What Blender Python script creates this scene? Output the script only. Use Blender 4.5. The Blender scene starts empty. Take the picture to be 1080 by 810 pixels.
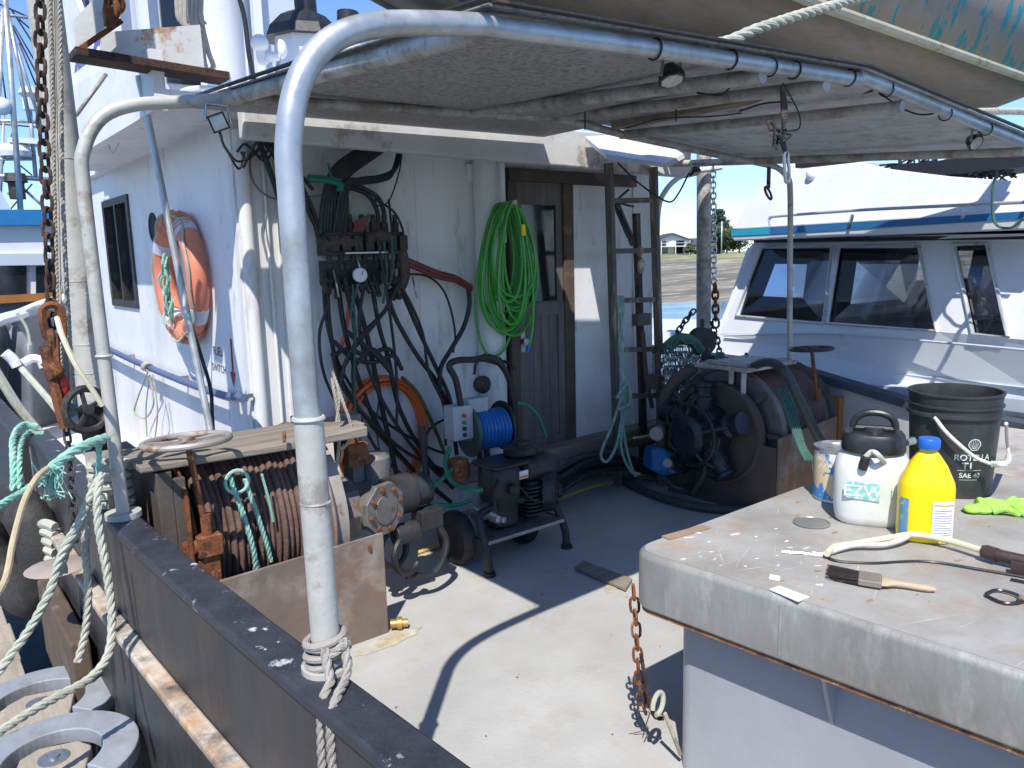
import bpy, bmesh, math, random
from mathutils import Vector, Matrix, noise
random.seed(7)
S = bpy.context.scene
C = S.collection
V = Vector
R_ = math.radians
# ------------------------------------------------------------------ camera
CAM = V((0, 0, 1.6)); FPX = 820.0
yaw, pitch, roll = R_(38.5), R_(9.3), R_(1.5)
_F0 = V((math.sin(yaw), math.cos(yaw), 0)); _R0 = V((math.cos(yaw), -math.sin(yaw), 0))
_F = _F0*math.cos(pitch) + V((0, 0, -math.sin(pitch))); _U0 = _F0*math.sin(pitch) + V((0, 0, math.cos(pitch)))
_R = _R0*math.cos(roll) - _U0*math.sin(roll); _U = _R0*math.sin(roll) + _U0*math.cos(roll)
cd = bpy.data.cameras.new('camera'); cam = bpy.data.objects.new('camera', cd); C.objects.link(cam)
m = Matrix((_R, _U, -_F)).transposed().to_4x4(); m.translation = CAM; cam.matrix_world = m
cd.sensor_width = 36; cd.lens = 36*FPX/1080; cd.clip_start = .05; cd.clip_end = 3000
S.camera = cam
# ------------------------------------------------------------------ light
SUN = V((-.50, -.50, 1)).normalized()          # towards the sun
w = bpy.data.worlds.new('World'); S.world = w; w.use_nodes = True
wn = w.node_tree; bg = wn.nodes['Background']
sk = wn.nodes.new('ShaderNodeTexSky'); sk.sky_type = 'NISHITA'; sk.sun_disc = False
sk.sun_elevation = math.asin(SUN.z); sk.sun_rotation = math.atan2(SUN.x, SUN.y)
sk.air_density = 1.0; sk.dust_density = .1; sk.ozone_density = 3.0; sk.altitude = 0
tint = wn.nodes.new('ShaderNodeMix'); tint.data_type = 'RGBA'; tint.blend_type = 'MULTIPLY'; tint.inputs[0].default_value = 1; tint.inputs[7].default_value = (.80, .95, 1.20, 1); wn.links.new(sk.outputs[0], tint.inputs[6]); wn.links.new(tint.outputs[2], bg.inputs[0]); bg.inputs[1].default_value = .125
ld = bpy.data.lights.new('sun', 'SUN'); ld.energy = 4.3; ld.angle = R_(.5); ld.color = (1, .955, .88)
lo = bpy.data.objects.new('sun', ld); C.objects.link(lo); lo.rotation_euler = SUN.to_track_quat('Z', 'Y').to_euler()
S.view_settings.view_transform = 'Standard'; S.view_settings.look = 'None'
S.view_settings.exposure = .5; S.view_settings.gamma = 1

# ------------------------------------------------------------------ measuring: a pixel of the 1080x810 survey meets a real plane
def ray(px, py): return _F + _R*((px-540)/FPX) - _U*((py-405)/FPX)
def P(px, py, x=None, y=None, z=None):
    d = ray(px, py)
    t = x/d.x if x is not None else (y/d.y if y is not None else (z-CAM.z)/d.z)
    return CAM + d*t
def PP(pts, **k): return [P(a, b, **k) for a, b in pts]
def PN(px, py, p0, n):
    d = ray(px, py); return CAM + d*((V(p0)-CAM).dot(n)/d.dot(n))

# ------------------------------------------------------------------ materials
MAT = {}
def mat(name, col, rough=.6, metal=0, var=.12, scale=6, c2=None, amt=.3, pscale=3, bump=.15, bscale=None, stretch=None,
        c3=None, amt3=.2, p3=9, spec=None, edge=.04, trans=0):
    m = bpy.data.materials.new(name); m.use_nodes = True; nt = m.node_tree; N = nt.nodes; L = nt.links
    b = N['Principled BSDF']; tc = N.new('ShaderNodeTexCoord'); mp = N.new('ShaderNodeMapping')
    L.new(tc.outputs['Object'], mp.inputs[0])
    if stretch: mp.inputs['Scale'].default_value = stretch
    def nz(s, det=6, r=.6, src=None, off=0):
        n = N.new('ShaderNodeTexNoise'); n.inputs['Scale'].default_value = s; n.inputs['Detail'].default_value = det
        n.inputs['Roughness'].default_value = r
        q = N.new('ShaderNodeMapping'); q.inputs['Location'].default_value = (off, off*.7, off*1.3)
        L.new((src or mp).outputs[0], q.inputs[0]); L.new(q.outputs[0], n.inputs[0]); return n
    n1 = nz(scale)
    mr = N.new('ShaderNodeMapRange'); L.new(n1.outputs[0], mr.inputs[0])
    mr.inputs[1].default_value = .3; mr.inputs[2].default_value = .7
    mr.inputs[3].default_value = 1-var; mr.inputs[4].default_value = 1+var
    vm = N.new('ShaderNodeVectorMath'); vm.operation = 'SCALE'; vm.inputs[0].default_value = col[:3]
    L.new(mr.outputs[0], vm.inputs['Scale']); cur = vm.outputs[0]
    rr = None
    for cc, am, ps, off in ((c2, amt, pscale, 3.3), (c3, amt3, p3, 8.1)):
        if cc is None: continue
        n2 = nz(ps, 9, .68, off=off); m2 = N.new('ShaderNodeMapRange'); L.new(n2.outputs[0], m2.inputs[0])
        th = .72-.44*am; m2.inputs[1].default_value = th-edge; m2.inputs[2].default_value = th+edge
        mx = N.new('ShaderNodeMix'); mx.data_type = 'RGBA'; L.new(m2.outputs[0], mx.inputs[0])
        L.new(cur, mx.inputs[6])
        v2 = N.new('ShaderNodeVectorMath'); v2.operation = 'SCALE'; v2.inputs[0].default_value = cc[:3]; L.new(mr.outputs[0], v2.inputs['Scale'])
        L.new(v2.outputs[0], mx.inputs[7]); cur = mx.outputs[2]
    L.new(cur, b.inputs['Base Color'])
    r2 = N.new('ShaderNodeMapRange'); L.new(n1.outputs[0], r2.inputs[0]); r2.inputs[1].default_value = .3; r2.inputs[2].default_value = .7
    r2.inputs[3].default_value = max(.03, rough-.12); r2.inputs[4].default_value = min(1, rough+.12); L.new(r2.outputs[0], b.inputs['Roughness'])
    b.inputs['Metallic'].default_value = metal
    if spec is not None: b.inputs['Specular IOR Level'].default_value = spec
    if trans: b.inputs['Transmission Weight'].default_value = trans
    if bump:
        n3 = nz(bscale or scale*6, 8, .65, off=5); bp = N.new('ShaderNodeBump'); bp.inputs['Strength'].default_value = bump
        bp.inputs['Distance'].default_value = .01; L.new(n3.outputs[0], bp.inputs['Height']); L.new(bp.outputs[0], b.inputs['Normal'])
    MAT[name] = m; return m
def glass(name, tint, tr=.5, rough=.02):
    m = bpy.data.materials.new(name); m.use_nodes = True; N = m.node_tree.nodes; L = m.node_tree.links
    N.remove(N['Principled BSDF']); out = N['Material Output']
    t = N.new('ShaderNodeBsdfTransparent'); t.inputs[0].default_value = (*tint, 1)
    g = N.new('ShaderNodeBsdfGlossy'); g.inputs['Roughness'].default_value = rough
    fr = N.new('ShaderNodeFresnel'); fr.inputs[0].default_value = 1.5
    a = N.new('ShaderNodeMath'); a.operation = 'ADD'; a.inputs[1].default_value = tr; L.new(fr.outputs[0], a.inputs[0])
    mx = N.new('ShaderNodeMixShader'); L.new(a.outputs[0], mx.inputs[0]); L.new(t.outputs[0], mx.inputs[1]); L.new(g.outputs[0], mx.inputs[2])
    L.new(mx.outputs[0], out.inputs[0]); MAT[name] = m; return m
RUST = (.20, .07, .025); DRUST = (.09, .035, .02)
deckm = mat('deck_paint', (.43, .43, .415), .7, var=.06, scale=2, c2=(.35, .345, .33), amt=.42, pscale=1.6, edge=.2, c3=(.34, .29, .23), amt3=.02, p3=5, bump=.25, bscale=60)
white = mat('white_paint', (.80, .80, .81), .5, var=.04, scale=2.5, c2=(.64, .62, .59), amt=.26, pscale=2.2, edge=.12, c3=(.36, .27, .19), amt3=.04, p3=14, bump=.22, bscale=10, stretch=(1, 1, .35))
wallm = mat('wall_paint', (.78, .78, .78), .5, var=.05, scale=2, c2=(.64, .62, .59), amt=.30, pscale=1.8, edge=.16, c3=(.28, .19, .12), amt3=.06, p3=11, bump=.22, bscale=9, stretch=(1, 1, .3))
eavem = mat('eave_paint', (.62, .61, .59), .6, var=.1, scale=4, c2=(.40, .35, .3), amt=.22, pscale=5, c3=(.12, .08, .05), amt3=.07, p3=14, bump=.3)
rusty_white = mat('rusty_white', (.68, .68, .66), .55, var=.06, c2=(.42, .16, .06), amt=.36, pscale=4, c3=(.5, .28, .12), amt3=.26, p3=9, bump=.2)
galv = mat('galvanised', (.50, .52, .53), .42, .55, var=.14, scale=9, c2=(.36, .35, .32), amt=.35, pscale=6, edge=.1, c3=(.22, .15, .1), amt3=.05, p3=16, bump=.12, bscale=40)
galv_low = mat('tan_painted_pipe', (.47, .455, .41), .55, .1, var=.1, scale=9, c2=(.33, .29, .24), amt=.3, pscale=8, c3=(.10, .11, .14), amt3=.06, p3=12, bump=.2)
galv_old = mat('weathered_pipe', (.48, .46, .43), .6, .25, var=.15, scale=12, c2=(.25, .22, .18), amt=.4, pscale=10, edge=.1, c3=(.14, .13, .06), amt3=.14, p3=20, bump=.2)
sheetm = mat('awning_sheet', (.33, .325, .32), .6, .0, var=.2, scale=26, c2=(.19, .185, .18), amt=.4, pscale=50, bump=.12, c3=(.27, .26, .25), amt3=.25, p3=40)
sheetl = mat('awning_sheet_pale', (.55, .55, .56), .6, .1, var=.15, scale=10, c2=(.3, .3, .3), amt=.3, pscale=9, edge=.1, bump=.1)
blackm = mat('black_rubber', (.016, .016, .018), .5, var=.3, scale=20, c2=(.05, .045, .04), amt=.22, pscale=16, bump=.1)
blackp = mat('black_plastic', (.018, .018, .02), .38, var=.2, c2=(.06, .055, .05), amt=.2, pscale=9, edge=.1, bump=.08)
bulk = mat('black_bulwark', (.028, .029, .033), .5, var=.3, scale=5, c2=(.055, .055, .056), amt=.38, pscale=2.6, edge=.2, c3=(.085, .06, .045), amt3=.05, p3=7, bump=.3, stretch=(1, 1, .25))
capm = mat('cap_rail', (.032, .034, .045), .42, var=.3, scale=12, c2=(.45, .45, .46), amt=.2, pscale=13, edge=.02, c3=(.20, .07, .04), amt3=.12, p3=12, bump=.4)
rubm = mat('rusty_rub', (.50, .45, .38), .75, var=.18, scale=7, c2=(.36, .18, .05), amt=.42, pscale=5, edge=.1, c3=(.08, .07, .065), amt3=.34, p3=7, bump=.3)
rust = mat('rust', RUST, .85, .1, var=.35, scale=18, c2=DRUST, amt=.4, pscale=12, bump=.6, c3=(.32, .14, .06), amt3=.3, p3=18)
drust = mat('dark_rust', (.085, .045, .03), .8, .2, var=.35, scale=16, c2=(.03, .025, .025), amt=.45, pscale=10, bump=.5)
plate = mat('winch_plate', (.20, .155, .125), .7, .15, var=.18, scale=5, c2=(.27, .115, .04), amt=.24, pscale=4, edge=.12, c3=(.33, .30, .27), amt3=.22, p3=6, bump=.25)
plate2 = mat('winch_plate_dark', (.10, .085, .07), .7, .15, var=.2, scale=5, c2=(.17, .08, .04), amt=.22, pscale=4, edge=.1, bump=.25)
wood = mat('grey_wood', (.25, .215, .175), .85, var=.2, scale=5, c2=(.17, .14, .11), amt=.35, pscale=6, edge=.12, bump=.5, stretch=(.3, 3, 3))
dwood = mat('door_wood', (.165, .145, .135), .75, var=.22, scale=6, c2=(.11, .095, .085), amt=.35, pscale=6, edge=.15, bump=.4, stretch=(3, 3, .3))
jamb = mat('jamb_wood', (.10, .07, .05), .7, var=.25, scale=8, c2=(.2, .13, .08), amt=.25, pscale=8, bump=.4)
dockw = mat('dock_wood', (.36, .31, .25), .9, var=.18, scale=4, c2=(.24, .20, .16), amt=.35, pscale=5, edge=.12, bump=.5, stretch=(3, .3, 3))
cable = mat('winch_rope', (.145, .085, .068), .8, var=.35, scale=14, c2=(.16, .10, .08), amt=.3, pscale=20, bump=.6, bscale=90)
ropew = mat('white_rope', (.45, .45, .37), .85, var=.12, scale=20, c2=(.36, .38, .3), amt=.35, pscale=14, edge=.1, bump=.5, bscale=160)
ropeg = mat('green_rope', (.25, .52, .42), .85, var=.15, scale=20, c2=(.5, .58, .5), amt=.3, pscale=14, edge=.1, bump=.5, bscale=160)
ropet = mat('tan_rope', (.46, .38, .24), .85, var=.15, scale=20, bump=.4, bscale=160)
ropegr = mat('grey_rope', (.40, .36, .30), .9, var=.2, scale=30, bump=.5, bscale=200)
darkgreen = mat('dark_green_rope', (.05, .13, .10), .85, var=.2, scale=20, bump=.4, bscale=120)
greenh = mat('green_hose', (.06, .36, .05), .35, var=.1, scale=8, bump=.02)
dgreenh = mat('dark_green_hose', (.02, .2, .10), .4, var=.1, scale=8, bump=.02)
orange = mat('orange_hose', (.68, .13, .035), .4, var=.1, scale=8, bump=.02)
yellowh = mat('yellow_hose', (.62, .42, .12), .5, var=.12, scale=8, bump=.02)
redh = mat('red_hose', (.16, .03, .025), .45, var=.3, scale=8, bump=.05)
blueh = mat('blue_hose', (.015, .14, .42), .35, var=.12, scale=8, bump=.02)
hoseg = mat('old_hose', (.045, .06, .055), .6, var=.25, scale=8, bump=.1)
tanh = mat('cream_hose', (.62, .57, .40), .35, var=.08, scale=12, bump=.02)
palehose = mat('pale_hose', (.52, .49, .43), .6, var=.15, scale=12, c2=(.3, .27, .23), amt=.3, pscale=8, bump=.1)
ring_o = mat('ring_orange', (.64, .20, .12), .5, var=.1, scale=5, c2=(.72, .30, .18), amt=.3, pscale=4, edge=.15, bump=.1)
ring_w = mat('ring_band', (.55, .55, .6), .6, var=.1, bump=.1)
steel = mat('steel', (.42, .42, .42), .35, .8, var=.15, scale=20, c2=(.2, .15, .12), amt=.2, pscale=14, bump=.1)
chrome = mat('bright_chain', (.7, .7, .7), .22, .9, var=.1, scale=30, bump=.05)
grim = mat('greasy_iron', (.045, .04, .038), .5, .3, var=.4, scale=20, c2=(.12, .08, .05), amt=.28, pscale=16, bump=.4)
ironp = mat('grey_iron', (.19, .18, .17), .5, .35, var=.25, scale=14, c2=(.2, .1, .05), amt=.22, pscale=14, bump=.3)
motorb = mat('blueblack_motor', (.022, .026, .038), .32, .3, var=.3, scale=12, c2=(.07, .06, .055), amt=.2, pscale=12, bump=.25)
engine = mat('engine_grey', (.042, .042, .045), .45, .3, var=.25, scale=12, c2=(.03, .03, .03), amt=.3, pscale=12, bump=.3)
elec = mat('electric_box', (.42, .44, .45), .5, var=.08, bump=.05)
redp = mat('red_plastic', (.5, .03, .02), .4, bump=0); greenp = mat('green_plastic', (.02, .25, .08), .4, bump=0)
yellow = mat('bottle_yellow', (.86, .62, .005), .3, var=.04, scale=3, bump=.03)
bluecap = mat('blue_cap', (.02, .12, .5), .35, bump=0); labelw = mat('label_white', (.74, .72, .76), .5, var=.03, bump=0)
labelb = mat('label_blue', (.12, .28, .38), .5, var=.1, c2=(.6, .6, .2), amt=.3, pscale=40, bump=0)
printk = mat('print_grey', (.25, .25, .3), .6, bump=0)
plasticw = mat('tank_plastic', (.68, .68, .63), .45, var=.05, scale=5, c2=(.5, .48, .4), amt=.25, pscale=5, edge=.15, bump=.05)
tealp = mat('teal_print', (.20, .55, .47), .5, var=.2, scale=40, c2=(.66, .67, .62), amt=.4, pscale=60, bump=0)
hatm = mat('hatch_top', (.37, .355, .325), .6, .1, var=.08, scale=4, c2=(.26, .24, .21), amt=.36, pscale=3.2, edge=.14, c3=(.36, .24, .15), amt3=.14, p3=7, bump=.25, bscale=40)
lipm = mat('hatch_lip', (.34, .33, .30), .5, .3, var=.12, scale=6, c2=(.28, .26, .22), amt=.36, pscale=7, edge=.12, c3=(.48, .47, .42), amt3=.15, p3=12, bump=.25, stretch=(1, 1, .4))
combm = mat('coaming_paint', (.36, .38, .42), .45, var=.06, scale=3, c2=(.34, .35, .37), amt=.3, pscale=4, edge=.15, bump=.22, bscale=9)
splat = mat('paint_splat', (.62, .61, .58), .6, var=.05, bump=.1)
rustline = mat('rust_seam', (.30, .13, .05), .85, var=.3, scale=20, c2=(.12, .06, .04), amt=.35, pscale=16, c3=(.45, .28, .12), amt3=.3, p3=22, bump=.5)
skin_b = mat('skiff_bottom', (.23, .19, .145), .75, var=.15, scale=3, c2=(.20, .17, .13), amt=.38, pscale=3, edge=.2, c3=(.13, .11, .09), amt3=.12, p3=14, bump=.35, stretch=(.5, 1.5, 1.5))
skin_t = mat('skiff_teal', (.01, .25, .30), .6, var=.15, scale=4, c2=(.27, .24, .20), amt=.62, pscale=5, edge=.01, bump=.4, stretch=(2.2, 1, .8))
skin_r = mat('skiff_rail', (.36, .34, .25), .7, var=.15, scale=6, c2=(.2, .18, .12), amt=.3, pscale=8, bump=.3)
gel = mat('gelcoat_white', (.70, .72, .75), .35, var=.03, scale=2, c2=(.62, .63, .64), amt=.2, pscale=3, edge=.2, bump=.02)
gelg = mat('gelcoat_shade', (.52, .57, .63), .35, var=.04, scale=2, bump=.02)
gelt = mat('turquoise_stripe', (.02, .42, .55), .35, var=.04, bump=.0)
gelb = mat('blue_stripe', (.03, .17, .42), .35, var=.05, bump=.0)
rubr = mat('rub_rail', (.05, .06, .08), .5, bump=.1)
alu = mat('window_frame_alu', (.62, .63, .65), .35, .5, bump=.05)
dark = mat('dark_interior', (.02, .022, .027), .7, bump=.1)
seatr = mat('red_brown_seat', (.28, .11, .07), .7, bump=.1)
glassd = glass('tinted_glass', (.66, .69, .72), .04); glassb = mat('dark_window', (.012, .014, .018), .06, bump=0, spec=.8)
lens = mat('lamp_lens', (.55, .55, .5), .15, .2, var=.2, scale=40, bump=.2)
netm = mat('black_net', (.015, .017, .025), .8, bump=.3)
hullg = mat('grey_hull', (.16, .18, .21), .5, var=.12, scale=4, c2=(.10, .11, .13), amt=.35, pscale=3, edge=.15, bump=.2)
bluep = mat('blue_roof', (.02, .18, .42), .45, bump=.02); tealw = mat('blue_deck', (.08, .25, .48), .5, var=.08, bump=.1)
brownr = mat('varnished_rail', (.36, .15, .04), .45, bump=.1)
tyre = mat('tyre', (.022, .021, .021), .75, var=.3, scale=12, c2=(.06, .055, .05), amt=.3, pscale=8, edge=.1, bump=.6)
buck = mat('bucket_plastic', (.028, .03, .03), .42, var=.2, scale=6, c2=(.07, .065, .06), amt=.3, pscale=7, edge=.12, bump=.06)
printw = mat('print_white', (.62, .62, .6), .6, bump=0)
glovem = mat('glove_green', (.36, .72, .10), .8, var=.12, scale=20, c2=(.2, .5, .05), amt=.2, pscale=30, bump=.5, bscale=120)
canl = mat('can_label', (.66, .52, .30), .5, var=.1, scale=7, c2=(.04, .22, .52), amt=.42, pscale=8, edge=.01, c3=(.75, .73, .68), amt3=.32, p3=9, bump=.1)
bristle = mat('bristles', (.045, .03, .027), .9, var=.3, scale=30, bump=.6, stretch=(1, 1, 1)); handle = mat('brush_handle', (.42, .33, .22), .7, var=.15, bump=.2)
redink = mat('red_paint', (.45, .05, .03), .7, bump=0); inkk = mat('dark_ink', (.10, .05, .05), .7, bump=0); blueink = mat('blue_letter', (.14, .14, .40), .6, bump=0)
bluet = mat('blue_tarp', (.02, .16, .42), .5, var=.2, scale=8, bump=.2); yelp = mat('yellow_post', (.65, .42, .10), .6, bump=.1)
bark = mat('bark', (.10, .075, .055), .9, bump=.3); leafd = mat('fir_leaf', (.025, .05, .025), .8, var=.35, scale=.9, bump=0)
leafl = mat('bright_leaf', (.15, .24, .04), .8, var=.3, scale=1, bump=0); leafm = mat('shrub_leaf', (.055, .085, .03), .8, var=.3, scale=1, bump=0)
housew = mat('house_white', (.62, .63, .66), .7, var=.05, scale=.5, bump=0); roofm = mat('house_roof', (.07, .072, .09), .8, var=.1, scale=1, bump=.1)
horn = mat('white_plastic', (.78, .78, .78), .35, bump=0)

# ------------------------------------------------------------------ mesh helpers
def catmull(pts, n=8):
    pts = [V(p) for p in pts]
    if len(pts) < 3: return pts
    o = []
    for i in range(len(pts)-1):
        a = pts[i-1] if i else pts[0]*2-pts[1]; b = pts[i]; c = pts[i+1]; d = pts[i+2] if i+2 < len(pts) else pts[-1]*2-pts[-2]
        for k in range(n):
            t = k/n; o.append(.5*((2*b)+(c-a)*t+(2*a-5*b+4*c-d)*t*t+(3*b-a-3*c+d)*t**3))
    o.append(pts[-1]); return o
def frames(pts):
    T = []
    for i in range(len(pts)):
        t = pts[min(i+1, len(pts)-1)]-pts[max(i-1, 0)]
        T.append(t.normalized() if t.length > 1e-9 else V((0, 0, 1)))
    u = T[0].orthogonal().normalized(); F = []
    for t in T:
        u = u - t*u.dot(t)
        u = u.normalized() if u.length > 1e-6 else t.orthogonal().normalized()
        F.append((u, t.cross(u)))
    return F
SPLIT = {'side_frame','foot_plate','bracket','rear_plank','bolt','cable_tie','pillar','seam','conduit','beam','foot','cord_','screen_bar','stile','lever','window','net_pile','seat','gusset','weld_ring','link','side_plank','hanging_rope','pipe_fitting_','turn','inner_flange','bolt_ring','white_line','radar_dome','wiring','rim','horn_bell','engine_block_'}
class MB:
    def __init__(s): s.v = []; s.f = []; s.sm = []
    def face(s, idx, sm=False): s.f.append(idx); s.sm.append(sm)
    def poly(s, pts, sm=False):
        b = len(s.v); s.v += [V(p) for p in pts]; s.face(list(range(b, b+len(pts))), sm); return s
    def box(s, lo, hi, rot=0, piv=None):
        x0, y0, z0 = lo; x1, y1, z1 = hi
        c = [V((x, y, z)) for x in (x0, x1) for y in (y0, y1) for z in (z0, z1)]
        if rot:
            pv = V(piv) if piv else V(((x0+x1)/2, (y0+y1)/2, 0)); M = Matrix.Rotation(rot, 3, 'Z'); c = [M@(q-pv)+pv for q in c]
        b = len(s.v); s.v += c
        for f in ((0, 1, 3, 2), (4, 6, 7, 5), (0, 4, 5, 1), (2, 3, 7, 6), (0, 2, 6, 4), (1, 5, 7, 3)): s.face([b+i for i in f])
        return s
    def bar(s, a, b, w, h, up=(0, 0, 1)):
        a = V(a); b = V(b); t = (b-a).normalized(); sd = t.cross(V(up))
        if sd.length < 1e-4: sd = t.orthogonal()
        sd.normalize(); u = sd.cross(t)
        k = len(s.v)
        for q in (a, b):
            for i, j in ((-1, -1), (1, -1), (1, 1), (-1, 1)): s.v.append(q+sd*w/2*i+u*h/2*j)
        for f in ((3, 2, 1, 0), (4, 5, 6, 7), (0, 1, 5, 4), (1, 2, 6, 5), (2, 3, 7, 6), (3, 0, 4, 7)): s.face([k+i for i in f])
        return s
    def tube(s, pts, r, seg=10, smooth=True, n=8, cap=True, closed=False):
        p = catmull(pts, n) if smooth else [V(q) for q in pts]
        Fr = frames(p); b = len(s.v); m = len(p)
        for i, q in enumerate(p):
            rr = r(i/(m-1)) if callable(r) else r; u, w_ = Fr[i]
            for k in range(seg):
                a = 2*math.pi*k/seg; s.v.append(q+u*math.cos(a)*rr+w_*math.sin(a)*rr)
        for i in range(m-1):
            for k in range(seg):
                k2 = (k+1) % seg; s.face([b+i*seg+k, b+i*seg+k2, b+(i+1)*seg+k2, b+(i+1)*seg+k], True)
        if cap:
            s.face([b+k for k in range(seg)][::-1]); s.face([b+(m-1)*seg+k for k in range(seg)])
        return s
    def rope(s, pts, r, strands=3, pitch=None, n=10, seg=5):
        c = catmull(pts, n); L = [0]
        for i in range(1, len(c)): L.append(L[-1]+(c[i]-c[i-1]).length)
        pitch = pitch or r*7; tot = L[-1]; cnt = min(900, max(8, int(tot/pitch*9)))
        q = []; j = 0
        for i in range(cnt+1):
            d = tot*i/cnt
            while j < len(L)-2 and L[j+1] < d: j += 1
            t = (d-L[j])/max(1e-9, L[j+1]-L[j]); q.append(c[j].lerp(c[j+1], t))
        Fr = frames(q)
        for k in range(strands):
            s.tube([q[i]+(Fr[i][0]*math.cos(2*math.pi*(tot*i/cnt/pitch+k/strands))+Fr[i][1]*math.sin(2*math.pi*(tot*i/cnt/pitch+k/strands)))*r*.5 for i in range(cnt+1)], r*.56, seg, False)
        return s
    def lathe(s, prof, base=(0, 0, 0), axis=(0, 0, 1), seg=24, up=None, ph=0):
        base = V(base); ax = V(axis).normalized(); u = ax.orthogonal().normalized() if up is None else V(up); w_ = ax.cross(u); b = len(s.v); sharp = seg < 9
        for r, h in prof:
            for k in range(seg):
                a = 2*math.pi*k/seg+ph; s.v.append(base+ax*h+u*math.cos(a)*r+w_*math.sin(a)*r)
        for i in range(len(prof)-1):
            for k in range(seg):
                k2 = (k+1) % seg; s.face([b+i*seg+k, b+i*seg+k2, b+(i+1)*seg+k2, b+(i+1)*seg+k], not sharp)
        if prof[0][0] > 1e-5: s.face([b+k for k in range(seg)][::-1])
        if prof[-1][0] > 1e-5: s.face([b+(len(prof)-1)*seg+k for k in range(seg)])
        return s
    def cyl(s, a, b, r, seg=16, r2=None):
        a = V(a); b = V(b); return s.lathe([(r, 0), (r if r2 is None else r2, (b-a).length)], a, b-a, seg)
    def torus(s, c, ax, R, r, seg=32, ts=10, a0=0, a1=2*math.pi, u=None, ry=None):
        c = V(c); ax = V(ax).normalized(); u = ax.orthogonal().normalized() if u is None else V(u).normalized(); w_ = ax.cross(u)
        full = abs(a1-a0-2*math.pi) < 1e-6
        pts = [c+u*math.cos(a0+(a1-a0)*i/seg)*R+w_*math.sin(a0+(a1-a0)*i/seg)*(ry or R) for i in range(seg+1)]
        return s.tube(pts, r, ts, False, cap=not full)
    def sphere(s, c, r, seg=14, sc=(1, 1, 1)):
        c = V(c); b = len(s.v); rg = seg//2
        for i in range(rg+1):
            for k in range(seg):
                t = math.pi*i/rg; a = 2*math.pi*k/seg
                s.v.append(c+V((math.sin(t)*math.cos(a)*sc[0], math.sin(t)*math.sin(a)*sc[1], math.cos(t)*sc[2]))*r)
        for i in range(rg):
            for k in range(seg):
                k2 = (k+1) % seg; s.face([b+i*seg+k, b+(i+1)*seg+k, b+(i+1)*seg+k2, b+i*seg+k2], True)
        return s
    def prism(s, pts, ext):
        pts = [V(p) for p in pts]; e = V(ext); n = len(pts); b = len(s.v); s.v += pts+[p+e for p in pts]
        s.face(list(range(b, b+n))[::-1]); s.face(list(range(b+n, b+2*n)))
        for i in range(n): j = (i+1) % n; s.face([b+i, b+j, b+n+j, b+n+i])
        return s
    def grid(s, fn, nu, nv, sm=True):
        b = len(s.v)
        for i in range(nu+1):
            for j in range(nv+1): s.v.append(V(fn(i/nu, j/nv)))
        for i in range(nu):
            for j in range(nv):
                k = b+i*(nv+1)+j; s.face([k, k+1, k+nv+2, k+nv+1], sm)
        return s
    def link(s, c, t, sd, l, w_, r):
        c = V(c); t = V(t).normalized(); sd = V(sd); sd = (sd-t*sd.dot(t)).normalized()
        pts = []
        hl = l/2-w_/2
        for i in range(13):
            a = 2*math.pi*i/12
            q = t*(math.sin(a)*w_/2+(hl if math.sin(a) > 1e-3 else (-hl if math.sin(a) < -1e-3 else 0)))+sd*math.cos(a)*w_/2
            pts.append(c+q)
        return s.tube(pts, r, 5, False, cap=False)
    def chain(s, pts, l=.05, w_=.032, r=.005, n=8):
        c = catmull(pts, n); L = [0]
        for i in range(1, len(c)): L.append(L[-1]+(c[i]-c[i-1]).length)
        step = l-2.1*r; k = 0; j = 0; d = step/2; N_ = 0
        while d < L[-1]:
            while j < len(L)-2 and L[j+1] < d: j += 1
            t = (d-L[j])/max(1e-9, L[j+1]-L[j]); q = c[j].lerp(c[j+1], t); tg = c[j+1]-c[j]
            u = tg.normalized().cross(V((.3, .9, .2))).normalized(); v = tg.normalized().cross(u)
            a = (.4 if N_ % 2 else .4+math.pi/2)+random.uniform(-.2, .2)
            s.link(q, tg, u*math.cos(a)+v*math.sin(a), l, w_, r); d += step; N_ += 1
        return s
    def pieces(s):
        par = list(range(len(s.v)))
        def fd(a):
            while par[a] != a: par[a] = par[par[a]]; a = par[a]
            return a
        for f in s.f:
            a = fd(f[0])
            for i in f[1:]:
                b = fd(i)
                if b != a: par[b] = a
        out = {}
        for f, sm in zip(s.f, s.sm):
            k = fd(f[0]); q = out.setdefault(k, (MB(), {}))
            idx = []
            for i in f:
                if i not in q[1]: q[1][i] = len(q[0].v); q[0].v.append(s.v[i])
                idx.append(q[1][i])
            q[0].f.append(idx); q[0].sm.append(sm)
        return [q[0] for q in out.values()]
    def build(s, name, m, parent=None, bevel=0, solid=0, sub=0, **tags):
        if parent is not None and name in SPLIT:
            pc = s.pieces()
            if len(pc) > 1:
                return [q.build(name, m, parent, bevel, solid, sub, **tags) for q in pc][0]
        me = bpy.data.meshes.new(name)
        off = V((0, 0, 0))
        if parent is not None:
            q = parent
            while q is not None: off += V(q.location); q = q.parent
        else:
            xs = [p.x for p in s.v]; ys = [p.y for p in s.v]; zs = [p.z for p in s.v]
            off = V(((min(xs)+max(xs))/2, (min(ys)+max(ys))/2, min(zs)))
        me.from_pydata([p-off for p in s.v], [], s.f); me.update()
        for i, q in enumerate(me.polygons): q.use_smooth = s.sm[i]
        o = bpy.data.objects.new(name, me); C.objects.link(o); me.materials.append(m)
        bm = bmesh.new(); bm.from_mesh(me); bmesh.ops.recalc_face_normals(bm, faces=bm.faces)
        for e in bm.edges:
            if len(e.link_faces) == 2 and e.calc_face_angle(0) > .6: e.smooth = False
        bm.to_mesh(me); bm.free()
        if parent is not None: o.parent = parent
        else: o.location = off
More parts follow.
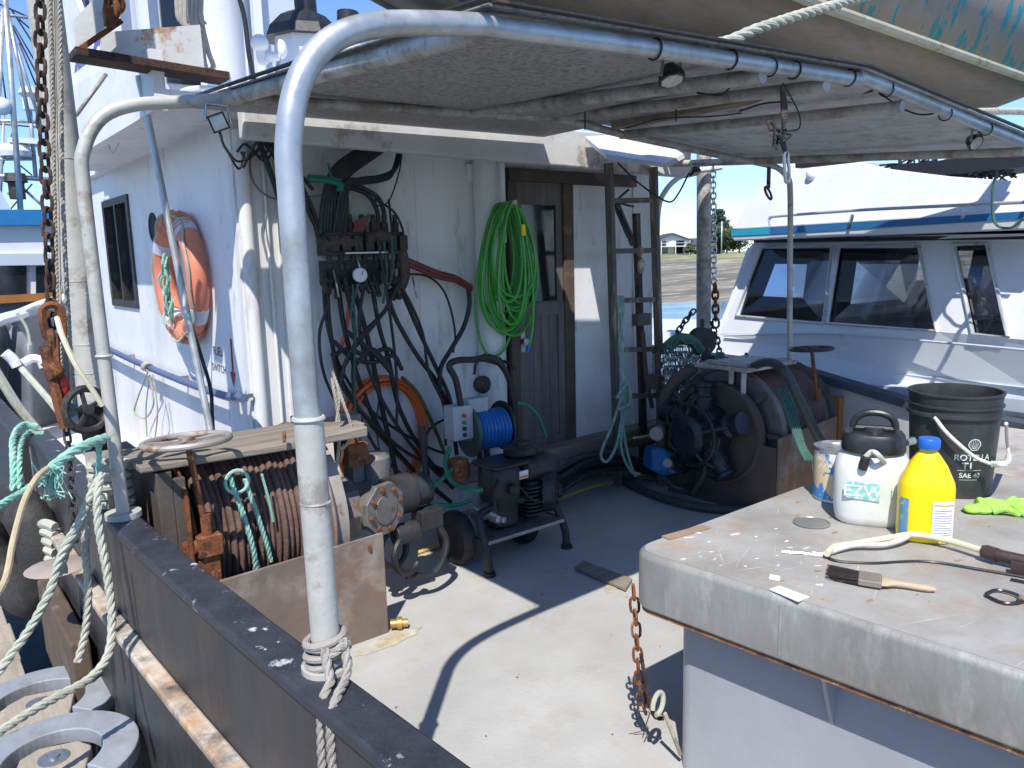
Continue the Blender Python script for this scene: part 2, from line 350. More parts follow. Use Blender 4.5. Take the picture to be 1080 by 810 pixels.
        if solid: md = o.modifiers.new('s', 'SOLIDIFY'); md.thickness = solid; md.offset = 0
        if bevel: md = o.modifiers.new('b', 'BEVEL'); md.width = bevel; md.segments = 2; md.limit_method = 'ANGLE'; md.angle_limit = R_(40)
        for k, v in tags.items(): o[k] = v
        return o
def thing(name, label, cat, loc, group=None):
    o = bpy.data.objects.new(name, None); o.empty_display_size = .1; C.objects.link(o); o.location = V(loc)
    o['label'] = label; o['category'] = cat
    if group: o['group'] = group
    return o
def T(label, cat, group=None):
    d = dict(label=label, category=cat)
    if group: d['group'] = group
    return d
ST = dict(kind='structure')
def text(txt, name, m, parent, origin, ux, uy, h, depth=.0015, wrap=None, bold=0):
    cu = bpy.data.curves.new(name, 'FONT'); cu.body = txt; cu.size = 1; cu.align_x = 'CENTER'; cu.align_y = 'CENTER'; cu.offset = bold
    to = bpy.data.objects.new(name, cu); C.objects.link(to); dg = bpy.context.evaluated_depsgraph_get()
    me = bpy.data.meshes.new_from_object(to.evaluated_get(dg)); bpy.data.objects.remove(to)
    s = MB(); o = V(origin); ux = V(ux).normalized(); uy = V(uy).normalized(); n = ux.cross(uy)
    for v in me.vertices:
        if wrap: s.v.append(wrap(v.co.x*h, v.co.y*h))
        else: s.v.append(o+ux*v.co.x*h+uy*v.co.y*h+n*depth)
    for p in me.polygons: s.face(list(p.vertices))
    return s.build(name, m, parent)
# ================================================================== SETTING
WZ = -1.05
def sheet(z, x0, y0, x1, y1): return MB().poly([(x0, y0, z), (x1, y0, z), (x1, y1, z), (x0, y1, z)])
waterm = mat('harbour_water', (.03, .075, .11), .12, var=.2, scale=.3, bump=.5, bscale=2.2)
sheet(WZ, -900, -400, 1500, 1500).build('water', waterm, **ST)
MB().box((.60, -1.2, -.12), (4.97, 4.9, 0)).build('deck', deckm, **ST)
mudm = mat('mud', (.24, .205, .15), .9, var=.25, scale=1.2, c2=(.13, .125, .10), amt=.5, pscale=.16, edge=.04, c3=(.40, .35, .25), amt3=.34, p3=.7, bump=.6)
mudm.node_tree.nodes['Mapping'].inputs['Rotation'].default_value = (0, 0, R_(38.5)); mudm.node_tree.nodes['Mapping'].inputs['Scale'].default_value = (.25, 1.5, 1)
grassm = mat('dry_grass', (.20, .22, .09), .9, var=.25, scale=.4, c2=(.30, .27, .14), amt=.45, pscale=.3, bump=.3)
# the far shore runs across the view direction
sd = (_F0*math.cos(R_(0))).normalized(); sr = V((sd.y, -sd.x, 0))
def far(d, l, z): return sd*d+sr*l+V((0, 0, z))
s = MB(); prof = [(38, WZ-.3), (36, WZ+.04), (44, WZ+.12), (56, WZ+.3), (70, WZ+.75), (82, WZ+1.3), (88, WZ+1.7)]
s.grid(lambda u, v: far(prof[0][0]+(prof[-1][0]-prof[0][0])*v, -260+520*u, WZ-.06+1.9*v**1.15+.10*noise.noise(V((u*60, v*9, 0)))), 120, 16)
s.build('mudflat', mudm, **ST)
s = MB(); s.grid(lambda u, v: far(82+80*v, -260+520*u, WZ+1.4+.7*min(1, v*5)+.35*noise.noise(V((u*70, v*8, 3)))), 160, 20)
s.build('grass_bank', grassm, **ST)
sheet(WZ+1.9, -900, 0, 0, 0) if 0 else None
MB().poly([far(150, -900, WZ+1.6), far(150, 900, WZ+1.6), far(1400, 900, WZ+1.6), far(1400, -900, WZ+1.6)]).build('land', grassm, **ST)
# dock on the port side
s = MB()
for k in range(26):
    s.box((-1.6, 1.3+k*.245, -.30), (.30+random.uniform(-.008, .008), 1.3+k*.245+.237, -.25))
s.box((.12, 1.3, -.46), (.28, 7.6, -.302)); s.box((-1.5, 1.3, -.46), (-1.34, 7.6, -.302))
s.build('dock', dockw, bevel=.006, **ST)

# ---- far houses, trees and pole on the shore
HG = 'houses on the far shore'
def house(label, px, d, w_, dep, h, rh, gable, winrows):
    c = far(d, (px-540-6)/FPX*d*1.0, WZ+2.0); b = thing('house', label, 'house', c)
    rx = sr; ry = sd
    q = lambda a, e, z: c+rx*a+ry*e+V((0, 0, z))
    hw = w_/2; s = MB()
    s.prism([q(-hw, 0, 0), q(hw, 0, 0), q(hw, 0, h), q(-hw, 0, h)], ry*dep)
    if gable: s.prism([q(-hw, .0, h), q(hw, .0, h), q(0, .0, h+rh-.1)], ry*dep)
    s.build('wall', housew, b)
    s = MB()
    if gable:
        for sg in (-1, 1): s.prism([q(0, -.8, h+rh), q(sg*(hw+.6), -.8, h-.15), q(sg*(hw+.6), -.8, h-.45), q(0, -.8, h+rh-.3)], ry*(dep+1.6))
    else:
        s.prism([q(-hw-.5, -.6, h), q(-hw-.5, dep/2, h+rh), q(-hw-.5, dep+.6, h)], rx*(w_+1))
    s.build('roof', roofm, b)
    for (a, z, ww, hh) in winrows:
        f = MB().prism([q(a-ww/2, -.06, z), q(a+ww/2, -.06, z), q(a+ww/2, -.06, z+hh), q(a-ww/2, -.06, z+hh)], ry*.05).build('window', roofm, b)
        MB().prism([q(a-ww/2+.1, -.1, z+.1), q(a+ww/2-.1, -.1, z+.1), q(a+ww/2-.1, -.1, z+hh-.1), q(a-ww/2+.1, -.1, z+hh-.1)], ry*.03).build('pane', glassb, f)
    return b, q
b, q = house('white two storey gabled house with a balcony on the far shore', 716, 150, 6.6, 8, 3.0, 1.35, True, [(-1.6, .5, 1.6, 1.3), (1.3, .4, 1.7, 1.5), (-1.7, 1.9, 1.2, .9), (1.5, 1.9, 1.6, .9)])
s = MB(); s.prism([q(-2.4, -1.4, 1.7), q(3.2, -1.4, 1.7), q(3.2, -1.4, 1.85), q(-2.4, -1.4, 1.85)], sd*1.35)
for a in (-2.3, 3.1, .4): s.bar(q(a, -1.35, 0), q(a, -1.35, 2.8), .16, .16)
s.bar(q(-2.4, -1.35, 2.4), q(3.2, -1.35, 2.4), .08, .08); s.build('balcony', housew, b)
house('low house with a long dark roof on the far shore, behind the starboard pole', 745, 156, 10, 9, 1.1, 2.3, False, [(-3, .2, 1.2, .8), (0, .2, 2.2, .8), (3.4, .2, 1.2, .8)])

def leaves(s, c, rad, n, sz, sq=1.0):
    for _ in range(n):
        while 1:
            d = V((random.uniform(-1, 1), random.uniform(-1, 1), random.uniform(-1, 1)))
            if d.length < 1: break
        p = V(c)+V((d.x*rad, d.y*rad, d.z*rad*sq)); u = V((random.gauss(0, 1), random.gauss(0, 1), random.gauss(0, .6))).normalized(); v = u.orthogonal().normalized()
        z = sz*random.uniform(.5, 1.3); s.poly([p-u*z, p+v*z*.6, p+u*z, p-v*z*.6])
def tree(name, label, px, d, h, wid, m, kind, cat='tree', group=None):
    c = far(d, (px-540-6)/FPX*d, WZ+1.9); b = thing(name, label, cat, c, group)
    s = MB(); s.tube([c, c+V((.1, 0, h*.5)), c+V((0, .1, h*.97))], lambda t: .03*h*(1-t*.9)+.02, 8)
    L = MB()
    if kind == 'fir':
        n = 34
        for i in range(n):
            t = i/n; z = h*(.16+.8*t); r = wid*(1-t)**.75*random.uniform(.55, 1.15)+.25; a = i*2.4+random.uniform(-.4, .4)
            for k in range(3):
                aa = a+k*2.09+random.uniform(-.35, .35); rr = r*random.uniform(.6, 1.1)
                tip = c+V((math.cos(aa)*rr, math.sin(aa)*rr, z-rr*.12)); root = c+V((0, 0, z))
                s.tube([root, tip], .05, 4, False)
                for q_ in range(5): leaves(L, root.lerp(tip, (q_+1)/5), .42+.1*rr, 16, .22, .45)
    else:
        for i in range(16):
            a = random.uniform(0, 6.28); rr = wid*random.uniform(.1, .8); z = h*random.uniform(.35, .95)
            e = c+V((math.cos(a)*rr, math.sin(a)*rr, z)); s.tube([c+V((0, 0, h*.3)), e], .05, 4, False)
            leaves(L, e, wid*random.uniform(.28, .45), 130, .2, .8)
    s.build('trunk', bark, b); L.build('crown', m, b)
tree('fir_tree', 'tall dark fir tree with a ragged top on the far shore', 765, 150, 9.0, 4.6, leafd, 'fir')
tree('broadleaf_tree', 'small bright green tree below and left of the tall fir', 751, 140, 3.4, 1.7, leafl, 'r')
for i, (px, h, wd, lb) in enumerate([(773, 5.4, 3.2, 'rounded dark tree right beside the tall fir'), (786, 5.0, 3.3, 'dark tree against the corner of the cruiser flybridge'),
                                     (735, 2.3, 1.5, 'low dark bush in front of the dark roofed house'), (693, 3.2, 1.6, 'dark bush left of the white gabled house')]):
    tree('dark_tree' if i < 2 else 'bush', lb, px, 146, h, wd, leafm, 'r', 'tree' if i < 2 else 'bush')
c = far(138, (767.5-546)/FPX*138, WZ+1.9)
MB().tube([c, c+V((0, 0, 5.9))], .12, 8, False).tube([c+V((0, 0, 5.6))-sr*.5, c+V((0, 0, 5.6))+sr*.5], .05, 6, False).build('utility_pole', galv, **T('pale utility pole standing in front of the dark trees on the far shore', 'pole'))
for k, (px, d, z) in enumerate([(718, 84, 0), (729, 80, 0), (712, 78, 0), (760, 81, 0)]):
    pass

# ================================================================== PORT BULWARK
# the cap runs (x,y): widening slightly to port aft
def bx(y): return .505+.013*max(0, 3.2-y)**1.6*2
ys = [4.9, 4.2, 3.6, 3.0, 2.6, 2.2, 1.8, 1.4, 1.0, .6, .1, -.6, -1.4]
bw = thing('bulwark', 'black painted steel bulwark along the near left side of the deck', 'bulwark', (.55, 1.5, 0))
def strip(s, f0, f1, zz0, zz1, x0, x1):
    n = len(ys)
    rows = [[V((bx(y)+a, y, z)) for a, z in ((x0, zz0), (x1, zz0), (x1, zz1), (x0, zz1))] for y in ys]
    b = len(s.v)
    for r in rows: s.v += r
    for i in range(n-1):
        for k in range(4): k2 = (k+1) % 4; s.face([b+i*4+k, b+i*4+k2, b+(i+1)*4+k2, b+(i+1)*4+k])
    s.face([b, b+1, b+2, b+3]); s.face([b+(n-1)*4+k for k in range(4)])
    return s
strip(MB(), 0, 0, -.2, .69, .012, .05).build('plating', bulk, bw)
strip(MB(), 0, 0, .69, .722, 0, .105).build('cap_rail', capm, bw, bevel=.008)
strip(MB(), 0, 0, .345, .375, -.045, .012).build('rub_strip', rubm, bw, bevel=.008)
strip(MB(), 0, 0, -1.2, .345, -.03, .012).build('hull_side', bulk, bw)
s = MB()
for y in (4.3, 3.4, 2.5, 1.3, .5): s.prism([(bx(y)+.05, y, 0), (bx(y)+.2, y, 0), (bx(y)+.05, y, .62)], (0, .012, 0))
s.build('bracket', bulk, bw)
fw = thing('bulwark', 'dark forward bulwark section beyond the second awning post, beside the pale walkway', 'bulwark', (.5, 6, 0))
MB().prism([(.47, 4.9, -.4), (.47, 4.9, .69), (.44, 9, .72), (.44, 9, -.4)], (.04, 0, 0)).build('plating', bulk, fw)
MB().prism([(.44, 4.9, .69), (.54, 4.9, .69), (.52, 9, .72), (.42, 9, .72)], (0, 0, .03)).build('cap_rail', capm, fw, bevel=.006)
MB().box((.53, 4.9, -.12), (1.42, 9.5, .10)).build('walkway', gel, **ST)
# starboard bulwark (cap falls gently aft as in the photo)
sb = thing('bulwark', 'pale grey steel bulwark with dark cap rail on the far right side of the deck', 'bulwark', (4.95, 3, 0))
a = P(834, 388, x=4.93); b_ = P(962, 427, x=4.93); c = V((4.93, .2, b_.z-(a.z-b_.z)*.9))
f0 = V((4.93, 4.9, a.z+.05))
path = [f0, a, b_, c]
sbp = mat('bulwark_grey', (.42, .43, .44), .5, var=.08, c2=(.3, .26, .2), amt=.2, pscale=4, edge=.1, bump=.2)
s = MB()
for i in range(3): s.prism([path[i]-V((0, 0, .03)), path[i+1]-V((0, 0, .03)), V((4.93, path[i+1].y, -.2)), V((4.93, path[i].y, -.2))], (.05, 0, 0))
s.build('plating', sbp, sb)
s = MB()
for i in range(3): s.bar(path[i]+V((.02, 0, 0)), path[i+1]+V((.02, 0, 0)), .12, .05)
s.build('cap_rail', rubr, sb)
s = MB(); s.box((4.87, 2.62, .0), (4.925, 2.88, .62)); s.build('timber_post', brownr, sb, bevel=.006)

# ================================================================== DECKHOUSE
YW, XW, ZE = 3.95, 1.41, 2.27
dh = thing('deckhouse', 'white painted deckhouse with a wooden door in its shaded end wall', 'deckhouse', (3, 6, 0))
s = MB()   # end wall built round the doorway
s.box((XW, YW, -.05), (3.10, YW+.05, ZE+.12)); s.box((3.74, YW, -.05), (4.52, YW+.05, ZE+.12)); s.box((3.10, YW, 2.16), (3.74, YW+.05, ZE+.12)); s.box((3.10, YW, -.05), (3.74, YW+.05, .24))
s.build('end_wall', wallm, dh)
s = MB()   # seams and weld beads on the end wall
for x in (1.62, 2.98, 4.3): s.box((x, YW-.008, .02), (x+.012, YW-.0005, 2.2))
for x in (2.46,): s.box((x, YW-.004, .5), (x+.006, YW-.0005, 2.15))
s.build('seam', wallm, dh)
# side wall with a window opening and porthole
wA, wB = P(110, 217, x=XW), P(146, 321, x=XW)
wy1, wy0, wz1, wz0 = wA.y, wB.y, wA.z+.0, wB.z
s = MB(); s.box((XW, YW+.05, -.05), (XW+.05, wy0, 2.32)); s.box((XW, wy1, -.05), (XW+.05, 8.7, 2.32)); s.box((XW, wy0, -.05), (XW+.05, wy1, wz0)); s.box((XW, wy0, wz1), (XW+.05, wy1, 2.32))
s.build('side_wall', white, dh)
wf = MB()
for lo, hi in (((wy0-.03, wz0-.03), (wy1+.03, wz0+.02)), ((wy0-.03, wz1-.02), (wy1+.03, wz1+.03)), ((wy0-.03, wz0+.02), (wy0+.03, wz1-.02)), ((wy1-.03, wz0+.02), (wy1+.03, wz1-.02)), (((wy0+wy1)/2-.02, wz0+.02), ((wy0+wy1)/2+.02, wz1-.02))):
    wf.box((XW-.015, lo[0], lo[1]), (XW+.06, hi[0], hi[1]))
wfo = wf.build('side_window', grim, dh)
MB().box((XW+.03, wy0, wz0), (XW+.04, wy1, wz1)).build('pane', glassb, wfo)
pc = P(162, 240, x=XW)
MB().lathe([(.001, .002), (.075, .002), (.08, .008), (.095, .008), (.095, .0), (.001, .0)], pc, (-1, 0, 0)).build('porthole', dark, dh)
# corner pillar and vertical pipes
s = MB(); s.cyl((XW+.045, YW-.012, 0), (XW+.045, YW-.012, 2.25), .036, 18); s.build('corner_pipe', wallm, dh)
s = MB(); s.cyl((XW+.15, YW-.02, 0), (XW+.15, YW-.02, 2.25), .009); s.build('conduit', wallm, dh)
# duct beside the door
d0, d1 = P(503, 300, y=YW-.1).x, P(538, 300, y=YW-.1).x
s = MB(); s.lathe([(.085, 0), (.085, 2.2)], ((d0+d1)/2, YW-.06, .02), seg=28)
s.build('vent_duct', wallm, dh)
pj = P(496, 182, y=YW-.02); MB().box((pj.x-.025, YW-.03, pj.z-.05), (pj.x+.025, YW-.001, pj.z+.05)).cyl((pj.x, YW-.033, pj.z), (pj.x, YW-.03, pj.z), .012, 8).build('switch_box', wallm, dh, bevel=.004)
# eave: beam across the end, then soffit and the roof
s = MB(); e0 = P(250, 108, y=3.55); e1 = P(512, 132, y=3.55)
s.prism([(1.36, 3.62, 2.165), (4.55, 3.62, 2.12), (4.55, 3.62, 2.36), (1.36, 3.62, 2.36)], (0, .07, 0)); s.build('eave_beam', eavem, dh, bevel=.01)
s = MB(); s.box((1.06, 3.70, 2.30), (4.55, 6.5, 2.36)); s.box((1.35, 6.5, 2.30), (4.55, 8.8, 2.36)); s.box((4.25, 3.28, 2.285), (4.9, 3.62, 2.33)); s.build('roof', white, dh)
s = MB(); s.prism([(1.06, 3.7, 2.27), (1.06, 3.7, 2.52), (1.08, 5, 2.72), (1.08, 6.5, 2.78), (1.06, 6.5, 2.27)], (-.05, 0, 0)); s.build('fascia', white, dh)
# right hand end: overhang, sunlit strip and curved stay
s = MB(); s.prism([P(640, 168, y=3.3), P(703, 177, y=3.3), P(727, 164, y=3.5), P(648, 147, y=3.58), P(618, 149, y=3.58)], (0, .01, .03)); s.build('overhang', gel, dh)
s = MB(); s.tube([(4.52, 3.9, 1.2), (4.52, 3.9, 1.85), (4.56, 3.86, 2.05), (4.72, 3.8, 2.17), (5.0, 3.7, 2.22)], .02, 10); s.build('curved_stay', gel, dh)
# door
fr = MB(); fr.box((3.13, YW-.045, 2.07), (4.30, YW-.002, 2.15)); fr.box((3.12, YW-.04, .25), (3.19, YW-.002, 2.07)); fr.box((3.59, YW-.04, .25), (3.68, YW-.002, 2.07)); fr.build('door_frame', jamb, dh, bevel=.005)
door = MB(); y = YW+.0
door.box((3.19, y-.015, .26), (3.59, y+.02, 1.30)); door.box((3.19, y-.015, 1.93), (3.59, y+.02, 2.10)); door.box((3.19, y-.015, 1.30), (3.24, y+.02, 1.93)); door.box((3.54, y-.015, 1.30), (3.59, y+.02, 1.93))
do = door.build('door', dwood, dh)
s = MB()
for x0, x1 in ((3.19, 3.245), (3.535, 3.59)): s.box((x0, y-.028, .27), (x1, y-.0155, 1.29))
for z0, z1 in ((.27, .38), (1.21, 1.29)): s.box((3.245, y-.028, z0), (3.535, y-.0155, z1))
for i in range(1, 4): s.box((3.245+i*.0725, y-.018, .38), (3.249+i*.0725, y-.0155, 1.21))
s.build('stile', dwood, do)
MB().box((3.24, y-.004, 1.30), (3.54, y+.004, 1.93)).build('pane', glassb, do)
s = MB(); s.box((3.20, y-.034, .98), (3.235, y-.028, 1.12)); s.cyl((3.217, y-.034, 1.05), (3.217, y-.07, 1.05), .022, 12); s.build('handle', steel, do)
MB().box((3.0, YW+.4, .0), (3.9, YW+.45, 2.4)).box((3.0, YW+.06, 2.17), (3.9, YW+.39, 2.2)).build('door_gap_backing', dark, dh)  # unseen dark backing, added to block sky light through the door gap
MB().box((3.685, YW-.012, .3), (4.09, YW-.001, 2.065)).build('white_panel', white, dh)
s = MB(); s.bar((2.55, 3.86, .27), (4.55, 3.86, .29), .14, .09); s.build('sill_timber', wood, dh, bevel=.01)
# painted notice on the sunlit side wall
tp = P(230, 371, x=XW); tq = P(231, 385, x=XW)
text('FUEL', 'lettering', inkk, dh, tp, (0, -1, 0), (0, 0, 1), .072, .003)
text('SWITCH', 'lettering', inkk, dh, tq-V((0, 0, .02)), (0, -1, 0), (0, 0, 1), .062, .003)
a0, a1 = P(243, 357, x=XW-.004), P(246, 402, x=XW-.004)
s = MB(); s.bar(a0, a1, .003, .014, (0, 1, 0)); s.prism([a1+V((0, -.035, .05)), a1+V((0, .035, .05)), a1+V((0, 0, -.03))], (-.002, 0, 0)); s.build('arrow', redink, dh)

# ---- wheelhouse block, funnel, mast above the roof
wh = thing('wheelhouse', 'white upper wheelhouse with blue letters behind the rusty cross beam', 'wheelhouse', (2.6, 8, 2.36))
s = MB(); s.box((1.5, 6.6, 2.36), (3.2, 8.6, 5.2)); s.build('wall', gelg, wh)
s = MB(); s.prism([(1.09, 5.0, 2.73), (1.09, 5.5, 3.25), (1.09, 6.4, 3.5), (1.09, 6.45, 2.78)], (.03, 0, 0)); s.build('name_board', white, wh)
q = P(97, 92, x=1.08); text('GIO', 'lettering', blueink, wh, q, (0, -1, .0), (0, 0, 1), .55, .004)
s = MB(); s.box((1.47, 7.0, 3.1), (1.50, 7.9, 4.6)); s.box((1.9, 6.57, 3.0), (2.3, 6.6, 4.8)); s.build('window', glassb, wh)
s = MB()
for x in (1.52, 1.72, 2.45, 2.6): s.box((x, 6.5, 2.4), (x+.07, 6.57, 5.2))
s.build('pillar', gel, wh)
mc = P(236, 80, y=4.6)
ms = thing('mast', 'thick white mast rising from the deckhouse roof', 'mast', (mc.x, mc.y, 2.36))
MB().cyl((mc.x, mc.y, 2.3), (mc.x, mc.y, 5.5), .125, 24).build('mast_tube', gel, ms)
s = MB(); s.tube(PP([(250, -10), (258, 20), (263, 60), (272, 100)], y=4.45), .014, 8); s.build('cable', blackm, ms)
s = MB()
for k in range(7): s.tube(PP([(186+k*4.5, -12), (188+k*4, 18+(k % 3)*4), (196+k*3.4, 26+(k % 2)*4)], y=4.35-.02*k), .012, 7)
s.build('hanging_rope', ropegr, ms)
s = MB(); s.tube(PP([(208, -10), (214, 30), (215, 60), (219, 74), (225, 70), (220, 55), (212, 20), (210, -10)], y=4.3), .013, 8); s.build('rope_loop', ropegr, ms)
# funnel
fn = P(322, 60, y=5.3); fu = thing('funnel', 'white exhaust funnel with black cowls above the deckhouse roof', 'funnel', (fn.x, 5.3, 2.36))
s = MB(); s.lathe([(.21, 0), (.21, P(322, 40, y=5.3).z-2.36)], (fn.x, 5.3, 2.36), seg=8); s.build('casing', gel, fu)
zt = P(322, 40, y=5.3).z; s = MB(); s.lathe([(.27, -.02), (.24, .05), (.16, .13), (.10, .16)], (fn.x, 5.3, zt), seg=8); s.build('cowl', blackp, fu)
s = MB(); s.tube([(fn.x+.03, 5.3, zt+.1), (fn.x+.03, 5.3, zt+.35), (fn.x+.1, 5.28, zt+.43), (fn.x+.32, 5.25, zt+.42)], .075, 14); s.build('exhaust_pipe', blackp, fu)
f2 = P(366, 62, y=5.1); s = MB(); s.lathe([(.16, 0), (.16, P(366, 52, y=5.1).z-2.36), (.08, P(366, 46, y=5.1).z-2.36)], (f2.x, 5.1, 2.36), seg=20); s.build('base_box', gel, fu)
s = MB(); s.cyl(P(367, 32, y=5.1), P(367, 13, y=5.1), .075, 16); s.build('vent_cap', blackp, fu)
hb = P(274, 46, y=4.9); ho = thing('deck_horn', 'small white twin horn beside the white mast', 'horn', (hb.x+.1, 4.9, 2.36))
s = MB(); s.sphere(hb, .055); s.tube([hb-V((0, 0, .03)), hb+V((.01, 0, -.1)), P(283, 60, y=4.9), P(293, 60, y=4.9)], .03, 10); s.sphere(P(296, 52, y=4.9), .04, sc=(1, 1, 1.5)); s.build('horn_bell', horn, ho)
s = MB(); s.tube([P(294, 62, y=4.9), P(291, 88, y=4.9), P(290, 110, y=4.9)], .013, 8); s.build('bracket', steel, ho)
# rusty cross beam between the pole and the mast
cb = thing('cross_beam', 'white plated cross beam with rust patches and a rusty lower flange', 'beam', P(150, 70, y=3.75))
s = MB(); s.prism(PP([(108, 34), (211, 26), (216, 76), (200, 73), (105, 57)], y=3.80), (0, .012, 0)); s.build('web_plate', rusty_white, cb)
s = MB(); A = P(76, 57, y=3.72); B = P(237, 83, y=3.72); s.bar(A, B, .14, .035); s.build('flange', drust, cb, bevel=.004)
s = MB(); s.prism(PP([(80, 50), (78, 20), (110, -12), (140, -14), (122, 20), (84, 50)], y=3.7), (0, .02, 0)); s.build('gusset', rusty_white, cb)
s = MB(); s.torus(P(118, 10, y=3.62), (1, .4, 0), .035, .014, 18, 8); s.torus(P(121, 4, y=3.6), (0, 1, .3), .03, .012, 18, 8); s.box(P(116, 22, y=3.62)-V((.02, .02, .02)), P(116, 22, y=3.62)+V((.02, .02, .05))); s.bar(P(84, 52, y=3.66), P(128, 22, y=3.66), .02, .02); s.build('shackle', rust, cb)
s = MB(); s.tube(PP([(80, 122), (112, 78)], y=3.9), .009, 6, False); s.build('brace', galv_old, cb)
# curved white rail above the fascia
s = MB(); s.tube([P(110, 138, y=5), P(140, 136, y=5), P(150, 122, y=5.0), P(180, 106, y=4.6), P(200, 94, y=4.4), P(240, 95, y=4.2), P(300, 110, y=4.0)], .014, 8)
s.tube([P(111, 120, y=5), P(114, 150, y=5), P(121, 160, y=5), P(137, 120, y=5)], .004, 6); s.build('curved_rail', gel, **T('thin curved white rail on the edge of the deckhouse roof', 'rail'))
# ================================================================== AWNING
H1 = [(345, 708), (332, 560), (318, 400), (310, 290), (304, 190), (302, 140), (310, 92), (335, 55), (378, 34), (440, 27), (521, 27)]
aw = thing('deck_awning', 'grey sheet deck awning on a bent galvanised pipe frame', 'awning', (2.8, 2.2, .72))
PR = .0265
y1, y2 = 1.50, 2.95
def z1(px, py): return P(px, py, y=y1)
hoop1 = [V((.655, y1, .72)), V((.65, y1, 1.2)), V((.648, y1, 1.70)), V((.652, y1, 1.84)), V((.685, y1, 1.955)), V((.755, y1, 2.035)), V((.86, y1, 2.08)), V((1.0, y1, 2.105)), V((1.16, y1, 2.125))]
k1 = [V((1.16, y1, 2.125)), P(700, 53, y=y1), P(905, 84, y=y1)]
k2 = [P(905, 84, y=y1), P(925, 88, y=y1), P(1080, 151, y=y1)]; k2.append(k2[2]+(k2[2]-k2[1])*.35)
f1 = MB(); f1.tube(hoop1, PR, 18, n=6); f1.build('near_hoop', galv, aw)
f1 = MB(); f1.tube([hoop1[-1]-V((.03, 0, .005))]+k1[1:], PR-.002, 16); f1.tube([k1[2], k2[1], k2[2], k2[3]], PR-.002, 16); f1.build('ridge_pipe', galv, aw)
f1 = MB(); f1.tube([(.657, y1, .73), (.652, y1, 1.28)], PR+.0045, 18, False); f1.torus((.652, y1, 1.28), (0, 0, 1), PR+.003, .006, 20, 6); f1.torus((.655, y1, 1.1), (0, 0, 1), PR+.004, .003, 20, 6); f1.build('post_sleeve', galv_low, aw)
hoop2 = [V((.565, y2, .70)), V((.56, y2, 1.2)), V((.555, y2, 1.85)), V((.57, y2, 1.99)), V((.63, y2, 2.09)), V((.73, y2, 2.14)), V((.88, y2, 2.165)), P(250, 104, y=y2)]
f2 = MB(); f2.tube(hoop2, PR-.004, 16); f2.torus((.56, y2, 1.3), (0, 0, 1), PR-.002, .005, 18, 6); f2.build('far_hoop', galv_low, aw)
f2 = MB(); f2.lathe([(.06, 0), (.06, .02)], (.565, y2, .722)); f2.lathe([(.055, 0), (.055, .012)], (.655, y1, .722)); f2.build('foot_plate', galv_low, aw)
xr = [P(250, 104, y=y2), P(497, 119, y=y2), P(586, 124, y=y2), P(658, 142, y=y2), P(775, 167, y=y2)]
f3 = MB(); f3.tube([xr[0], xr[1]], PR-.006, 14, False); f3.tube([xr[1], xr[2]], PR-.006, 14, False); f3.tube([xr[2], xr[3], xr[4]], PR-.006, 14, False); f3.build('cross_pipe', galv_old, aw)
p3 = P(833, 386, y=y2)
f3 = MB(); f3.tube([xr[4], P(805, 173, y=y2), P(820, 177, y=y2), P(830, 187, y=y2), P(833.5, 205, y=y2), P(833, 300, y=y2), p3], PR-.008, 14); f3.build('far_post', galv_low, aw)
endA1, endA2 = V((1.16, y1, 2.12)), V((1.09, 2.98, 2.207))
ends = [(endA1, endA2, .026), (P(805, 80, y=y1), xr[1], .024), (P(872, 90, y=y1), xr[2], .022), (P(952, 112, y=y1), xr[3], .022), (P(1080, 160, y=y1), P(703, 173, y=3.6), .022)]
for i, (a, b, r) in enumerate(ends):
    a_ = a; b_ = b+(b-a).normalized()*.02
    MB().tube([a_, b_], r, 14, False).build('beam', galv_old, aw)
# roof sheets, resting on the pipes
up = V((0, 0, .031))
def lerp(a, b, t): return a+(b-a)*t
def sheetq(a, b, c, d, m, nm='roof_sheet'):
    MB().prism([a+up, b+up, c+up, d+up], (0, 0, .006)).build(nm, m, aw)
def at_y(a, b, y): return a+(b-a)*((y-a.y)/(b.y-a.y))
h1x = [V((1.16, y1, 2.125)), k1[2], k2[2]]
yN, yF = 1.47, 3.02
kk = 1.47
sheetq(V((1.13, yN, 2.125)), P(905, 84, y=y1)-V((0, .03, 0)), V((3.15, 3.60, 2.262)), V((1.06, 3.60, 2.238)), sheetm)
E5 = P(703, 173, y=3.6)
s = P(905, 84, y=y1); e = k2[3]
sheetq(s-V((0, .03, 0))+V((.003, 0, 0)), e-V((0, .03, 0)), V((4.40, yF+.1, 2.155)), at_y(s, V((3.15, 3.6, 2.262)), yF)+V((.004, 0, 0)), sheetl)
# dark edge strip over the near pipe and along the left edge
s = MB(); s.bar(V((1.14, 1.46, 2.164)), P(905, 84, y=y1)+V((0, -.04, .04)), .02, .006); s.bar(P(905, 84, y=y1)+V((0, -.04, .04)), k2[2]+V((0, -.04, .04)), .02, .006)
s.bar(V((1.115, 1.45, 2.166)), V((1.045, 3.59, 2.278)), .02, .006); s.build('edge_strip', grim, aw)
